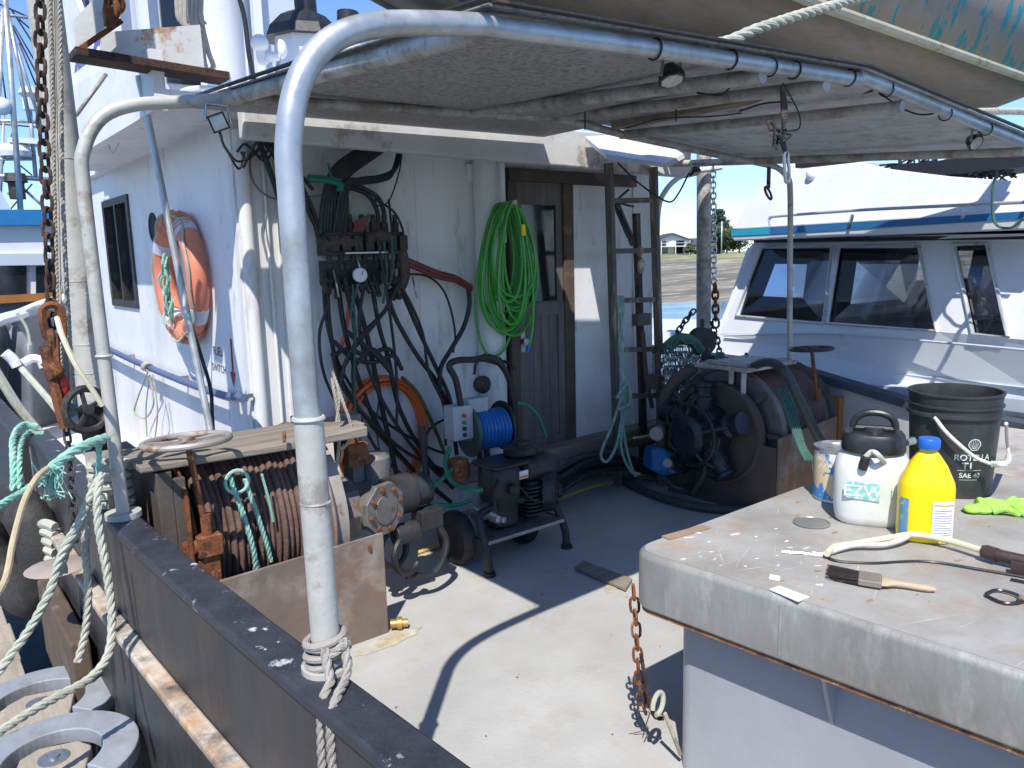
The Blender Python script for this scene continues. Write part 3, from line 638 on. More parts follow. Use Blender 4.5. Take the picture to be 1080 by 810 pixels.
# wire ties and the wire run
s = MB()
for px, py in ((690, 52), (770, 63), (812, 71), (837, 74), (895, 82), (935, 94), (997, 120), (1040, 136)):
    q = P(px, py, y=y1); s.torus(q, (1, 0, .0), PR+.001, .003, 16, 5)
s.build('cable_tie', blackm, aw)
s = MB()
s.tube([P(735, 98, y=1.75), P(760, 100, y=1.7), P(775, 88, y=1.6), P(800, 78, y=1.55)], .004, 6)
s.tube([P(780, 117, y=2.2), P(815, 108, y=2.0), P(880, 108, y=1.9), P(905, 100, y=1.7), P(920, 96, y=1.6)], .004, 6)
s.tube([P(660, 135, y=2.6), P(700, 125, y=2.4), P(760, 122, y=2.3), P(830, 112, y=2.2)], .003, 6)
s.tube([P(826, 88, y=1.6), P(842, 118, y=1.6), P(843, 135, y=1.6), P(832, 138, y=1.6)], .003, 6)
s.tube([P(930, 100, y=1.6), P(955, 116, y=1.6), P(975, 121, y=1.6), P(1000, 116, y=1.55)], .004, 6)
for px, py in ((617, 126), (713, 118)): q = P(px, py, y=2.4); s.bar(q+V((0, 0, .03)), q-V((0, 0, .04)), .012, .006)
s.build('wiring', blackm, aw)
# lashing and steel hook hanging under the near pipe
lk = thing('lashing', 'tangled dark rope lashing with a steel clip hanging from the awning pipe', 'lashing', P(826, 100, y=1.5))
s = MB(); a = P(825, 92, y=1.53)
for k in range(4): s.rope([a+V((.004*k-.005, 0, 0)), P(825+k, 120, y=1.53)+V((.003*k, 0, 0)), P(827-k, 148, y=1.53), P(830, 165, y=1.53)], .005)
for k in range(10):
    a = P(818+random.uniform(-2, 9), 140+random.uniform(-8, 8), y=1.52); s.rope([a, a+V((random.uniform(-.03, .03), random.uniform(-.02, .02), random.uniform(-.03, .02))), a+V((random.uniform(-.03, .03), 0, random.uniform(-.05, .0)))], .005)
s.build('rope', grim, lk)
a = P(830, 165, y=1.53); s = MB(); s.link(a-V((0, 0, .035)), (.15, 0, -1), (1, 0, 0), .10, .026, .006); s.build('clip', steel, lk)
s = MB(); q = P(811, 176, y=2.9); s.bar(q, q-V((0, 0, .10)), .035, .006, (0, 1, 0)); s.torus(q-V((0, 0, .16)), (0, 1, 0), .018, .008, 16, 6, ry=.05); s.bar(q-V((0, 0, .09)), q-V((0, 0, .13)), .035, .006, (0, 1, 0)); s.build('hanging_bracket', grim, aw)
# black and grey work lights
def worklight(px, py, y, r, aim, label, seg=8):
    c = P(px, py, y=y); t = thing('work_light', label, 'work light', c, 'small deck work lights'); a = V(aim).normalized()
    MB().lathe([(r*.55, -r*.9), (r*.8, -r*.5), (r, -r*.1), (r*1.02, r*.25), (r*.9, r*.28)], c, a, seg, ph=.4).build('housing', blackp, t)
    MB().lathe([(r*.86, r*.2), (r*.8, r*.31), (.001, r*.33)], c, a, seg, ph=.4).build('lens', lens, t)
    MB().tube([c+V((r*1.1, 0, 0)), c+V((r*.9, 0, r*1.4)), c+V((-r*.9, 0, r*1.4)), c+V((-r*1.1, 0, 0))], .006, 6, False).build('bracket', steel, t)
worklight(708, 82, 1.62, .042, (-.1, -.35, -1), 'black work light with pale lens hung under the near awning pipe')
worklight(1028, 150, 1.6, .040, (-.3, -.8, -.5), 'black work light at the far right end of the awning pipe')
worklight(230, 129, 2.9, .042, (-.2, -1, -.2), 'square dark work light above the end wall corner, left of the near post', 4)
worklight(733, 182, 3.3, .04, (0, -.6, -1), 'small black work light at the top of the starboard pole', 4)
s = MB(); s.tube([P(232, 140, y=2.9), P(237, 155, y=3.2), P(250, 170, y=3.7), P(262, 165, y=3.8), P(270, 150, y=3.8)], .006, 6); s.tube([P(240, 160, y=3.7), P(252, 178, y=3.8), P(258, 160, y=3.8)], .006, 6); s.build('light_wire', blackm, **T('dark wire from the left work light to the wall corner', 'wire'))
s = MB(); s.tube([P(727, 182, y=3.3), P(715, 205, y=3.4), P(706, 213, y=3.4), P(690, 205, y=3.5), P(670, 190, y=3.6), P(652, 172, y=3.6)], .006, 6); s.build('light_wire', blackm, **T('dark wire sagging from the starboard light to the ladder top', 'wire'))

# ================================================================== SKIFF on top
skf = thing('skiff', 'weathered upturned looking skiff with peeling turquoise side stowed above the awning', 'boat', (3.4, 2.4, 2.36))
skf['label'] = 'weathered skiff with a brown bottom and peeling turquoise side above the awning'
def st(t):   # t: 0 bow .. 1 stern ; returns keel, chine, rail (near side) points, mirror about y=2.45
    x = .35+5.1*t; f = min(1, t*2.0); hb = .70*math.sin(f*math.pi/2)**.8
    kz = 2.37+.55*max(0, 1-t*2.6)**1.3; cz = 2.55+.36*max(0, 1-t*1.9)**1.6-.05*t
    rz = 3.0+.42*max(0, 1-t*1.6)**1.5
    return x, kz, hb*.86+.01, cz, hb*1.05+.02, rz
def row(t, sg):
    x, kz, cb_, cz, rb, rz = st(t); yc = 2.36
    if sg < 0: cz -= .10*min(1, t*2); rz -= .30*min(1, t*2)
    return [V((x, yc, kz)), V((x, yc-sg*cb_*.5, kz+(cz-kz)*.42)), V((x, yc-sg*cb_, cz))], [V((x, yc-sg*cb_, cz)), V((x-.0, yc-sg*(cb_+rb)/2-.02*sg, (cz+rz)/2)), V((x, yc-sg*rb, rz))]
def loft(which):
    s = MB(); n = 48
    for sg in (1, -1):
        b = len(s.v)
        for i in range(n+1): s.v += row(i/n, sg)[which]
        for i in range(n):
            for k in range(2): s.face([b+i*3+k, b+i*3+k+1, b+(i+1)*3+k+1, b+(i+1)*3+k], True)
    return s
loft(0).build('bottom', skin_b, skf, solid=.02); loft(1).build('topsides', skin_t, skf, solid=.02)
for sg in (1, -1):
    MB().tube([row(i/40, sg)[0][2]+V((0, -.015*sg, 0)) for i in range(41)], .022, 8, False).build('chine_rail', skin_r, skf)
    MB().tube([row(i/40, sg)[1][2] for i in range(41)], .03, 8, False).build('gunwale', skin_r, skf)
s = MB(); s.tube([P(735, 50, y=1.45), P(770, 42, y=1.45), P(830, 20, y=1.45), P(900, -2, y=1.45), P(960, -25, y=1.45)], .016, 8) if 0 else s.rope([P(732, 48, y=1.52), P(765, 44, y=1.5), P(800, 30, y=1.47), P(850, 14, y=1.45), P(900, 0, y=1.44), P(980, -24, y=1.44)], .0165, seg=8)
s.build('mooring_rope', ropew, **T('thick white twisted rope running up across the skiff bottom', 'rope'))
s = MB(); s.rope([P(1005, 122, y=1.62), P(1030, 118, y=1.6), P(1080, 118, y=1.6), P(1130, 122, y=1.6)], .017, seg=8); s.build('mooring_rope', ropew, **T('thick white rope lying along the awning edge at the far right', 'rope'))
MB().box((3.0, 2.0, 2.235), (3.08, 2.9, 2.40)).build('chock', wood, **T('grey timber chock under the middle of the skiff', 'chock'))
MB().box((4.7, 2.0, 2.12), (4.78, 2.9, 2.36)).build('chock', wood, **T('grey timber chock under the stern of the skiff', 'chock'))

# ================================================================== POLES, STAY, RING, RAIL
lp = thing('gallows_pole', 'tall tan steel pole with chain and ropes at the far left bulwark', 'pole', (.56, 3.36, .72))
MB().cyl((.590, 3.36, .70), (.560, 3.40, 4.6), .058, 24).build('tube', galv_low, lp)
s = MB()
for z in (1.2, 1.31, 1.55, 2.0): s.torus((.590-.0077*(z-.7), 3.36+.01*(z-.7), z), (0, 0, 1), .058, .002, 20, 5)
s.build('weld_ring', galv_low, lp)
s = MB()
s.rope([P(62, -15, y=3.2), P(64, 60, y=3.2), P(66, 200, y=3.18), P(72, 330, y=3.15), P(78, 425, y=3.1)], .008)
s.tube([P(56, -15, y=3.2), P(60, 150, y=3.2), P(64, 330, y=3.15)], .004, 6); s.rope([P(52, -15, y=3.2), P(55, 100, y=3.2), P(60, 300, y=3.2), P(66, 420, y=3.1)], .007)
s.build('halyard', ropegr, **T('grey ropes running down the front of the left pole', 'rope'))
s = MB(); s.chain([P(42, -10, y=3.1), P(44, 100, y=3.1), P(50, 220, y=3.1), P(54, 320, y=3.08), P(56, 345, y=3.07)], .058, .034, .0065); s.build('hanging_chain', drust, **T('dark rusty chain hanging down the left side of the tan pole', 'chain'))
s = MB(); s.chain([P(66, 430, y=3.0), P(72, 470, y=2.98), P(76, 530, y=2.9), P(80, 570, y=2.85)], .04, .025, .0045); s.build('hanging_chain', grim, **T('small dark chain hanging down to the bulwark under the pulley', 'chain'))
tb = thing('turnbuckle', 'rusty orange turnbuckle and hook hanging beside the left pole', 'turnbuckle', P(58, 380, y=3.0))
s = MB(); s.link(P(56, 340, y=3.03), (0, 0, 1), (1, 0, 0), .12, .06, .013); s.link(P(55, 365, y=3.03), (0, 0, 1), (.2, 1, 0), .1, .055, .013); s.build('link', rust, tb)
s = MB(); s.bar(P(46, 365, y=3.0), P(68, 452, y=2.95), .018, .03); s.bar(P(50, 380, y=2.99), P(62, 395, y=2.97), .03, .04); s.bar(P(58, 352, y=3.02), P(60, 400, y=2.98), .022, .022); s.lathe([(.028, -.02), (.028, .02)], P(57, 392, y=2.98), (1, .3, 0), 10); s.build('body', rust, tb)
s = MB(); s.sphere(P(66, 408, y=3.0), .03, sc=(.8, .8, 1.6)); s.build('red_float', redp, **T('small red float behind the rusty turnbuckle', 'float'))
pu = thing('pulley_block', 'dark spoked pulley wheel hanging below the left pole', 'pulley', P(92, 430, y=2.95))
c = P(91, 432, y=2.95); ax = V((.35, -1, .1)).normalized(); s = MB(); s.torus(c, ax, .072, .013, 26, 8)
u = ax.orthogonal().normalized(); w_ = ax.cross(u)
for k in range(5): a = k*1.2566+.3; s.bar(c, c+(u*math.cos(a)+w_*math.sin(a))*.07, .014, .012)
s.cyl(c-ax*.02, c+ax*.02, .018, 12); s.build('wheel', grim, pu)
s = MB(); s.bar(c+V((0, .02, .0)), c+V((.01, .02, -.15)), .012, .05); s.bar(c+V((.04, .05, 0)), c+V((.05, .05, -.16)), .012, .06); s.build('strap', grim, pu)
s = MB(); s.box((.54, 3.02, .45), (.60, 3.24, .80)); s.box((.5, 3.3, .70), (.68, 3.45, .725)); s.build('pole_bracket', bulk, **T('black steel bracket on the bulwark under the pulley wheel', 'bracket'), bevel=.01)
s = MB(); s.tube([P(60, 335, y=2.95), P(66, 355, y=2.9), P(80, 385, y=2.87), P(98, 412, y=2.86), P(108, 428, y=2.86)], .009, 8); s.build('yellow_line', tanh, **T('cream line curving from the left pole behind the second awning post', 'line'))
# starboard pole
rp = thing('gallows_pole', 'tall weathered steel pole on the starboard side with shiny chain beside it', 'pole', (4.95, 3.83, .7))
a = P(742, 415, x=4.97); MB().cyl((4.97, a.y, .3), (4.93, a.y+.02, 4.2), .055, 22).build('tube', galv_old, rp)
s = MB(); s.chain([P(752, 175, y=3.5), P(753, 240, y=3.5), P(753, 300, y=3.5)], .05, .034, .006); s.build('hanging_chain', chrome, **T('shiny chain hanging down beside the starboard pole', 'chain'))
s = MB(); s.chain([P(754, 300, y=3.5), P(755, 345, y=3.5)], .07, .045, .009); s.build('hanging_chain', rust, **T('short orange rusty chain below the shiny chain at the starboard pole', 'chain'))
s = MB(); c = P(740, 360, y=3.5); s.lathe([(.02, -.04), (.10, -.04), (.085, -.01), (.085, .01), (.10, .04), (.02, .04)], c, (-.4, -1, 0), 20); s.bar(c-V((0, 0, .12)), c+V((0, 0, .16)), .03, .03); s.build('pulley_block', grim, **T('black pulley block hanging at the starboard pole', 'pulley'))
MB().chain([P(703, 372, y=3.5), P(718, 345, y=3.5), P(734, 325, y=3.5)], .06, .035, .007).build('hanging_chain', grim, **T('dark chain slung from the starboard pole to the chain bundle', 'chain'))
s = MB(); s.chain([P(750, 340, y=3.5), P(758, 365, y=3.5), P(757, 385, y=3.5)], .06, .035, .007); s.build('hanging_chain', grim, **T('short dark chain hanging just right of the black pulley block at the starboard pole', 'chain'))
cbn = thing('chain_bundle', 'bundle of bright chain strands hanging from a dark green cloth', 'chain', P(716, 450, y=3.4))
s = MB()
for k in range(15):
    px = 701+2.4*k; ln = 38+50*math.sin(min(1, k/12+.12)*math.pi)**.8*random.uniform(.75, 1.05)+ (0 if k < 11 else -14)
    yy = 3.40+random.uniform(-.06, .06)
    s.chain([P(px, 366, y=yy), P(px+1+random.uniform(-1, 1), 366+ln*.5, y=yy), P(px+4-(k*.35), 366+ln, y=yy)], .062, .038, .0065)
s.build('strands', chrome, cbn)
s = MB(); s.grid(lambda u, v: P(700+38*u, 372-12*math.sin(u*math.pi)-5*v+10*(1-v)*0, y=3.30+.15*v)+V((0, 0, .012*math.sin(u*18))), 16, 6); s.tube([P(702, 368, y=3.36), P(715, 358, y=3.36), P(730, 360, y=3.36), P(738, 370, y=3.36)], .035, 8); s.build('cloth', darkgreen, cbn, solid=.01)
s = MB()
for k in range(6): s.rope([P(757+k*1.2, 372, y=3.2), P(750+k, 392, y=3.15+.01*k), P(738+k*1.5, 425+k, y=3.1), P(733+k, 440, y=3.1)], .011)
s.build('rope_hank', darkgreen, **T('dark green rope hank slung over the top of the starboard winch', 'rope'))
# diagonal stay, life ring, pipe rail
s = MB(); a = P(152, 105, y=3.9); b = P(222, 455, y=3.5); s.tube([P(146, 80, y=3.9), a, b], .016, 10, False); s.build('diagonal_stay', galv, **T('thin galvanised stay slanting in front of the orange life ring', 'stay'))
s = MB(); s.tube([P(201, 340, y=3.75), P(212, 375, y=3.75), P(222, 410, y=3.75), P(224, 440, y=3.75), P(226, 470, y=3.75)], .009, 8); s.build('hanging_cable', blackm, **T('dark cable hanging behind the diagonal stay below the life ring', 'cable'))
rc = P(190, 293, x=XW-.07); rg = thing('life_ring', 'faded orange life ring with grey bands hung on the sunlit side wall', 'life ring', rc-V((0, 0, .38)))
AX = (-1, 0, 0); U0_ = V((0, 0, 1)); RR, rr_ = .318, .060
MB().torus(rc, AX, RR, rr_, 48, 14, u=U0_).build('ring', ring_o, rg)
for k in range(4):
    a = math.pi/4+k*math.pi/2+.15; MB().torus(rc, AX, RR, rr_+.004, 8, 14, a-.13, a+.13, u=U0_).build('band', ring_w, rg)
s = MB(); pts = []
for k in range(17):
    a = 2*math.pi*k/16+.94; r_ = RR+rr_*(.75 if k % 4 else 1.0); pts.append(rc+V((-.055 if k % 4 else -.03, math.sin(a)*r_, math.cos(a)*r_)))
s.rope(pts, .007)
s.build('grab_line', ropew, rg)
s = MB()
for k in range(16):
    a = random.uniform(-.1, .5); q = rc+V((-.06, .02+random.uniform(-.05, .05), .14-k*.02)); s.rope([q, q+V((-.03, random.uniform(-.06, .06), -.06)), q+V((-.01, random.uniform(-.06, .06), -.12)), q+V((0, 0, -.02))], .006, n=5)
s.build('green_line', ropeg, rg)
ocm = mat('orange_cord', (.62, .27, .17), .7, bump=.3)
for a0 in (.2, 2.6, -.5):
    s = MB(); s.tube([rc+U0_*math.cos(a0+.45*q/60)*(RR+math.cos(q*.63)*(rr_+.005))+V((0, -1, 0))*math.sin(a0+.45*q/60)*(RR+math.cos(q*.63)*(rr_+.005))+V((math.sin(q*.63)*(rr_+.005), 0, 0)) for q in range(61)], .006, 5, False)
    s.build('cord_lashing', ocm, rg)
hp = thing('pipe_rail', 'dark blue pipe rail with a hanging cord on the side wall', 'rail', P(190, 400, x=XW-.08))
s = MB(); X = XW-.08; s.tube([P(100, 361, x=X), P(140, 380, x=X), P(190, 401, x=X), P(232, 416, x=X), P(246, 419, x=X), P(258, 420, x=X)], .022, 12); s.build('pipe', mat('blue_pipe', (.09, .12, .22), .45, var=.1), hp)
s = MB()
for px, py in ((130, 376), (185, 399), (250, 419)): q = P(px, py, x=X); s.bar(q, q+V((.08, 0, 0)), .02, .02)
s.build('bracket', steel, hp)
s = MB(); q = P(155, 387, x=X-.02)
for k in range(4): s.torus(q+V((0, .02*k-.03, 0)), (0, 1, .3), .028, .006, 14, 6)
s.rope([P(156, 392, x=X-.03), P(146, 418, x=X-.03), P(142, 435, x=X-.03), P(153, 441, x=X-.03), P(162, 425, x=X-.03), P(158, 398, x=X-.03)], .006)
s.rope([P(158, 395, x=X-.03), P(154, 430, x=X-.03), P(155, 460, x=X-.03)], .005); s.rope([P(161, 395, x=X-.03), P(166, 430, x=X-.03), P(164, 458, x=X-.03), P(160, 480, x=X-.03)], .005); s.build('cord', ropegr, hp)
# ================================================================== PORT WINCH
pw = thing('deck_winch', 'rusty rope-filled winch behind a brown steel plate at the near left', 'winch', (1.15, 3.2, 0))
CY, CZ = 3.32, .50
s = MB(); s.prism([(.70, 2.83, .0), (1.53, 2.83, .0), (1.53, 2.83, .455), (.70, 2.83, .435)], (0, .012, 0)); s.build('front_plate', plate, pw, bevel=.003)
s = MB(); s.box((1.50, 2.846, .0), (1.525, 3.05, .05)); s.box((.72, 2.85, .0), (1.5, 3.75, .02)); s.build('bed', rust, pw)
s = MB(); prof = []; n = 19; xa, xb = .84, 1.335
for i in range(n):
    for k in range(7):
        t = k/6; r = .333+.013*math.sin(math.pi*t)+.008*math.sin(i*1.7); prof.append((r, (i+t)/n*(xb-xa)))
s.lathe(prof, (xa, CY, CZ), (1, 0, 0), 56); s.build('rope_layers', cable, pw)
for x in (.80, 1.36):
    MB().lathe([(.02, -.008), (.40, -.008), (.405, 0), (.40, .008), (.02, .008)], (x, CY, CZ-.02), (1, 0, 0), 48).build('flange', plate if x > 1 else rust, pw, bevel=.002)
s = MB(); s.lathe([(.37, 0), (.37, .06), (.34, .075), (.02, .08)], (1.375, CY, CZ-.02), (1, 0, 0), 40); s.build('brake_drum', mat('pale_drum', (.36, .33, .29), .6, .2, var=.15, c2=(.25, .11, .05), amt=.3, pscale=6, bump=.3), pw)
s = MB(); s.box((.68, 2.93, 0), (.735, 3.6, .86)); s.box((.735, 2.93, 0), (.78, 2.96, .83)); s.box((1.47, 3.45, .0), (1.52, 3.6, .86)); s.build('side_frame', plate2, pw, bevel=.004)
# brake band and lever gear on the left of the drum
s = MB()
def arcbar(s, cx, x0, x1, r0, r1, a0, a1, n=16):
    b = len(s.v)
    for i in range(n+1):
        a = a0+(a1-a0)*i/n
        for x in (x0, x1):
            for r in (r0, r1): s.v.append(V((x, cx[0]-math.cos(a)*r, cx[1]+math.sin(a)*r)))
    for i in range(n):
        for f in ((0, 1), (1, 3), (3, 2), (2, 0)): s.face([b+i*4+f[0], b+i*4+f[1], b+(i+1)*4+f[1], b+(i+1)*4+f[0]])
    s.face([b, b+1, b+3, b+2]); s.face([b+n*4+k for k in (0, 1, 3, 2)])
arcbar(s, (CY, CZ), .745, .79, .385, .40, -.7, 1.3); s.build('brake_band', rust, pw)
s = MB(); s.box((.79, 2.88, .52), (.88, 2.95, .60)); s.box((.80, 2.895, .36), (.87, 2.94, .52)); s.lathe([(.035, -.05), (.035, .05)], (.835, 2.915, .38), (1, 0, 0), 14); s.lathe([(.03, -.055), (.03, .055)], (.835, 2.915, .56), (1, 0, 0), 14)
s.prism([(.765, 2.90, .30), (.765, 2.90, .78), (.765, 3.05, .84), (.765, 3.2, .55), (.765, 3.1, .2)], (.014, 0, 0))
s.build('brake_gear', rust, pw, bevel=.004)
def handwheel(par, c, r, stem, mt, ms_, tilt=(0, .06, 1)):
    s = MB(); s.torus(c, tilt, r, r*.085, 36, 10)
    u = V((1, 0, 0)); ax = V(tilt).normalized(); u = (u-ax*u.dot(ax)).normalized(); w_ = ax.cross(u)
    for k in range(5): a = k*1.2566+.2; s.bar(V(c)-ax*.004, V(c)+(u*math.cos(a)+w_*math.sin(a))*r, r*.16, r*.08)
    s.lathe([(r*.2, -.015), (r*.2, .015)], c, tilt, 14); s.build('handwheel', mt, par)
    MB().tube([c, stem], .0115, 10, False).lathe([(.02, 0), (.02, .08)], stem, (0, 0, 1), 12).build('brake_stem', ms_, par)
handwheel(pw, P(197, 465, y=2.90), .148, V((.835, 2.915, .60)), mat('worn_wheel', (.36, .33, .29), .5, .3, var=.2, c2=(.25, .12, .06), amt=.3, pscale=12, bump=.2), rust)
# planks above the drum
s = MB()
s.prism([P(148, 500, y=2.93), P(318, 473, y=2.93), P(318, 473, y=2.93)+V((.3, .0, .0)), P(318, 462, y=2.93)+V((.3, 0, 0)), P(318, 465, y=2.93), P(147, 493, y=2.93)], (0, .10, .0))
s.build('top_plank', wood, pw, bevel=.006)
s = MB(); z = P(318, 463, y=2.93).z; s.box((.62, 3.07, z-.04), (1.6, 3.20, z-.01)); s.box((.62, 3.21, z-.045), (1.6, 3.33, z-.012)); s.build('rear_plank', wood, pw, bevel=.006)
s = MB()
for px, py in ((300, 464), (390, 578), (330, 598), (225, 606)): q = P(px, py, y=2.9 if py < 500 else 2.826); s.lathe([(.008, 0), (.008, .045 if py < 500 else .02)], q-V((0, 0, .01)), (0, 0, 1), 8)
s.build('bolt', rust, pw)
# gearbox and hydraulic motor
gb = V((1.66, 3.10, .47))
s = MB(); s.lathe([(.15, 0), (.15, .10), (.11, .12), (.11, .2)], (1.46, 3.2, .47), (1, 0, 0), 8); s.lathe([(.10, 0), (.10, .16)], (1.60, 3.2, .47), (.3, -1, 0), 24); s.build('gearbox', ironp, pw, bevel=.004)
ax = V((.3, -1, 0)).normalized(); fc = P(402, 536, y=3.02); u = V((0, 0, 1)); w_ = ax.cross(u)
s = MB(); s.lathe([(.125, 0), (.125, .03)], fc, ax, 8, up=u, ph=math.pi/8); s.lathe([(.07, .03), (.07, .036)], fc, ax, 20); s.build('bolt_plate', ironp, pw, bevel=.003)
s = MB()
for k in range(8): a = k*math.pi/4+.2; q = fc+ax*.03+(u*math.cos(a)+w_*math.sin(a))*.095; s.lathe([(.0125, 0), (.0125, .012)], q, ax, 6); s.lathe([(.006, .012), (.006, .018)], q, ax, 8)
s.build('bolt_ring', rust, pw)
s = MB(); s.lathe([(.095, 0), (.098, .14), (.08, .15), (.08, .24), (.05, .25)], (1.70, 3.12, .50), (1, .1, 0), 24); s.box((1.84, 3.02, .33), (1.96, 3.12, .42)); s.lathe([(.05, 0), (.05, .12)], (1.70, 3.04, .34), (1, 0, 0), 12); s.build('hydraulic_motor', engine, pw, bevel=.004)
s = MB()
for px, py, y, q in (((430, 585, 3.0, 0)), ((415, 578, 3.05, 1))): c = P(px, py, y=y); s.torus(c, (.3, -1, .1), .085, .017, 24, 8, a0=-1.9, a1=1.6+q)
s.tube([V((1.9, 3.06, .40)), V((1.97, 3.02, .25)), V((1.88, 3.0, .12)), V((1.74, 3.02, .14))], .018, 8); s.build('hydraulic_hose', blackm, pw)
s = MB(); s.box((1.50, 3.05, .70), (1.60, 3.2, .80)); s.lathe([(.04, 0), (.04, .10)], (1.55, 3.12, .78), (0, 0, 1), 8); s.build('valve_block', rust, pw, bevel=.005)
s = MB(); s.box((1.59, 3.2, .58), (1.65, 3.3, .9)); s.lathe([(.07, 0), (.07, .12), (.05, .14)], (1.72, 3.22, .56), (0, 0, 1), 14); s.build('cleat', ironp, pw, bevel=.004)
# green and white lashing hanging over the drum
ys_ = 2.955
s = MB(); s.rope([P(243, 503, y=ys_), P(246, 516, y=ys_), P(252, 530, y=ys_), P(262, 560, y=ys_-.015), P(268, 585, y=ys_-.012), P(270, 604, y=ys_)], .011)
s.rope([P(258, 505, y=ys_), P(263, 520, y=ys_), P(272, 545, y=ys_-.01), P(280, 570, y=ys_-.01), P(286, 592, y=ys_)], .010)
s.rope([P(276, 500, y=ys_), P(284, 530, y=ys_), P(288, 550, y=ys_)], .006)
s.torus(P(250, 508, y=ys_-.01), (0, -1, 0), .045, .007, 18, 6); s.build('drum_line', ropeg, **T('pale green and white line ends tied over the left winch drum', 'rope'))
s = MB(); s.rope([P(348, 385, y=3.1), P(352, 410, y=3.05), P(358, 450, y=3.05), P(356, 485, y=3.05), P(352, 500, y=3.05)], .008)
s.rope([P(350, 390, y=3.05), P(362, 425, y=3.0), P(370, 450, y=3.0), P(366, 468, y=3.0), P(358, 474, y=3.0)], .007); s.rope([P(350, 388, y=3.1), P(357, 420, y=3.05), P(355, 445, y=3.05)], .007); s.build('cord_hank', ropegr, **T('pale frayed cord hank hanging right behind the near awning post', 'rope'))
pf = thing('pipe_fitting', 'small brass pipe fitting on the deck at the corner of the brown plate', 'fitting', P(415, 664, z=0))
q = P(412, 658, z=.03); MB().lathe([(.02, 0), (.02, .03), (.028, .03), (.028, .05), (.018, .05), (.018, .075)], q, (.8, -.5, 0), 12).build('body', mat('brass', (.45, .28, .10), .5, .6, var=.3, bump=.2), pf)
s = MB(); s.tube([P(700-260, 583, z=.012), P(455, 578, z=.012), P(472, 574, z=.012), P(500, 568, z=.012), P(560, 538, z=.012), P(620, 515, z=.012), P(648, 508, z=.012)], .011, 8); s.build('yellow_hose', yellowh, **T('thin yellow hose lying on the deck behind the washer cart', 'hose'))

# ================================================================== AFT WALL HOSES AND VALVE BANK
vb = thing('valve_bank', 'greasy hydraulic valve bank with a white gauge on the shaded wall', 'valve bank', (2.1, 3.8, 1.5))
def W(px, py, o=.09): return P(px, py, y=YW-o)
s = MB(); a = W(338, 245); b = W(422, 268); s.box((a.x, YW-.15, b.z), (b.x, YW-.03, a.z))
for k in range(7):
    x = a.x+.03+k*(b.x-a.x-.06)/6; s.lathe([(.022, 0), (.022, .06), (.014, .06), (.014, .1)], (x, YW-.10, a.z-.005), (0, 0, 1), 8); s.lathe([(.02, 0), (.026, .04), (.016, .04), (.016, .09)], (x, YW-.11, b.z-.08), (0, 0, 1), 8)
    s.box((x-.025, YW-.19, b.z+.02), (x+.025, YW-.15, a.z-.02))
s.build('spool_block', grim, vb, bevel=.004)
s = MB(); a = W(340, 275); b = W(415, 298); s.box((a.x, YW-.12, b.z), (b.x, YW-.04, a.z))
random.seed(3)
for k in range(11):
    q = W(342+k*7.5+random.uniform(-2, 2), 280+random.uniform(-6, 14), .13); s.lathe([(.02, 0), (.02, .05), (.028, .05), (.028, .07), (.016, .07), (.016, .13)], q, (random.uniform(-.5, .5), -.4, -1), 6)
s.build('lower_manifold', grim, vb, bevel=.004)
s = MB()
for px, py, l in ((352, 285, .14), (402, 285, .15), (435, 292, .12), (376, 268, .1)): q = W(px, py, .17); s.tube([q, q+V((.005, -.03, -l))], .006, 6, False)
s.bar(W(364, 267, .2), W(408, 266, .2), .008, .008); s.build('lever', steel, vb)
q = W(379, 290, .19); s = MB(); s.lathe([(.038, 0), (.038, .02), (.034, .024), (.001, .024)], q, (-.2, -1, 0), 24); go = s.build('gauge', labelw, vb)
s = MB(); s.bar(q+V((0, -.028, 0)), q+V((.008, -.028, .02)), .003, .003, (0, 1, 0)); s.build('needle', blackp, go)
s = MB(); s.prism([W(371, 246, .14), W(376, 233, .14), W(391, 225, .14), W(386, 240, .14), W(379, 250, .14)], (0, .01, 0)); s.build('red_handle', redh, vb)
s = MB(); s.tube([W(418, 250, .1), W(424, 270, .12), W(426, 290, .12), W(420, 305, .12), W(412, 312, .12)], .035, 12); s.tube([W(345, 258, .17), W(360, 254, .17), W(372, 256, .17)], .025, 10); s.tube([W(385, 252, .17), W(402, 248, .17), W(412, 252, .17)], .03, 10); s.build('pipe_elbow', mat('brown_iron', (.10, .07, .05), .6, .3, var=.3, scale=20, c2=(.03, .03, .03), amt=.3, pscale=20, bump=.4), vb)

HN = {}
def hose(pts, r, m, label, name='hydraulic_hose', cat='hose', o=.1, grp=None, fn=None):
    q = []
    for i, p in enumerate(pts): q.append(W(p[0], p[1], (p[2] if len(p) > 2 else o)))
    s = MB(); s.tube(q, r*.85, 9)
    return s.build(name, m, **T(label, cat, grp))
def hosebundle(lst, m, label, name='hose_bundle', cat='hoses'):
    t = thing(name, label, cat, W(*lst[0][0][0][:2]))
    for pts, r in lst:
        MB().tube([W(p[0], p[1], (p[2] if len(p) > 2 else .1)) for p in pts], r, 9).build('hose', m, t)
    return t
random.seed(5)
L = []
for k in range(9):
    j = k*1.0; L.append(([(424-j*.8, 146+.4*k, .05), (400-j, 149+k*2.2, .12), (372-j*.3, 162+k*2.6, .14), (350+k*1.6, 181+k*1.7, .13), (341+k*3.1, 212, .12), (338+k*3.2, 247, .11)], .0135))
for k in range(3): L.append(([(424, 146, .05), (418-k*2, 176+k*3, .12), (402, 186+k*2, .14), (380, 189+k*2, .15), (362+k*3, 196, .15), (352+k*3, 246, .12)], .012))
hosebundle(L, blackm, 'thick bundle of black hoses curving from under the eave down to the valves')
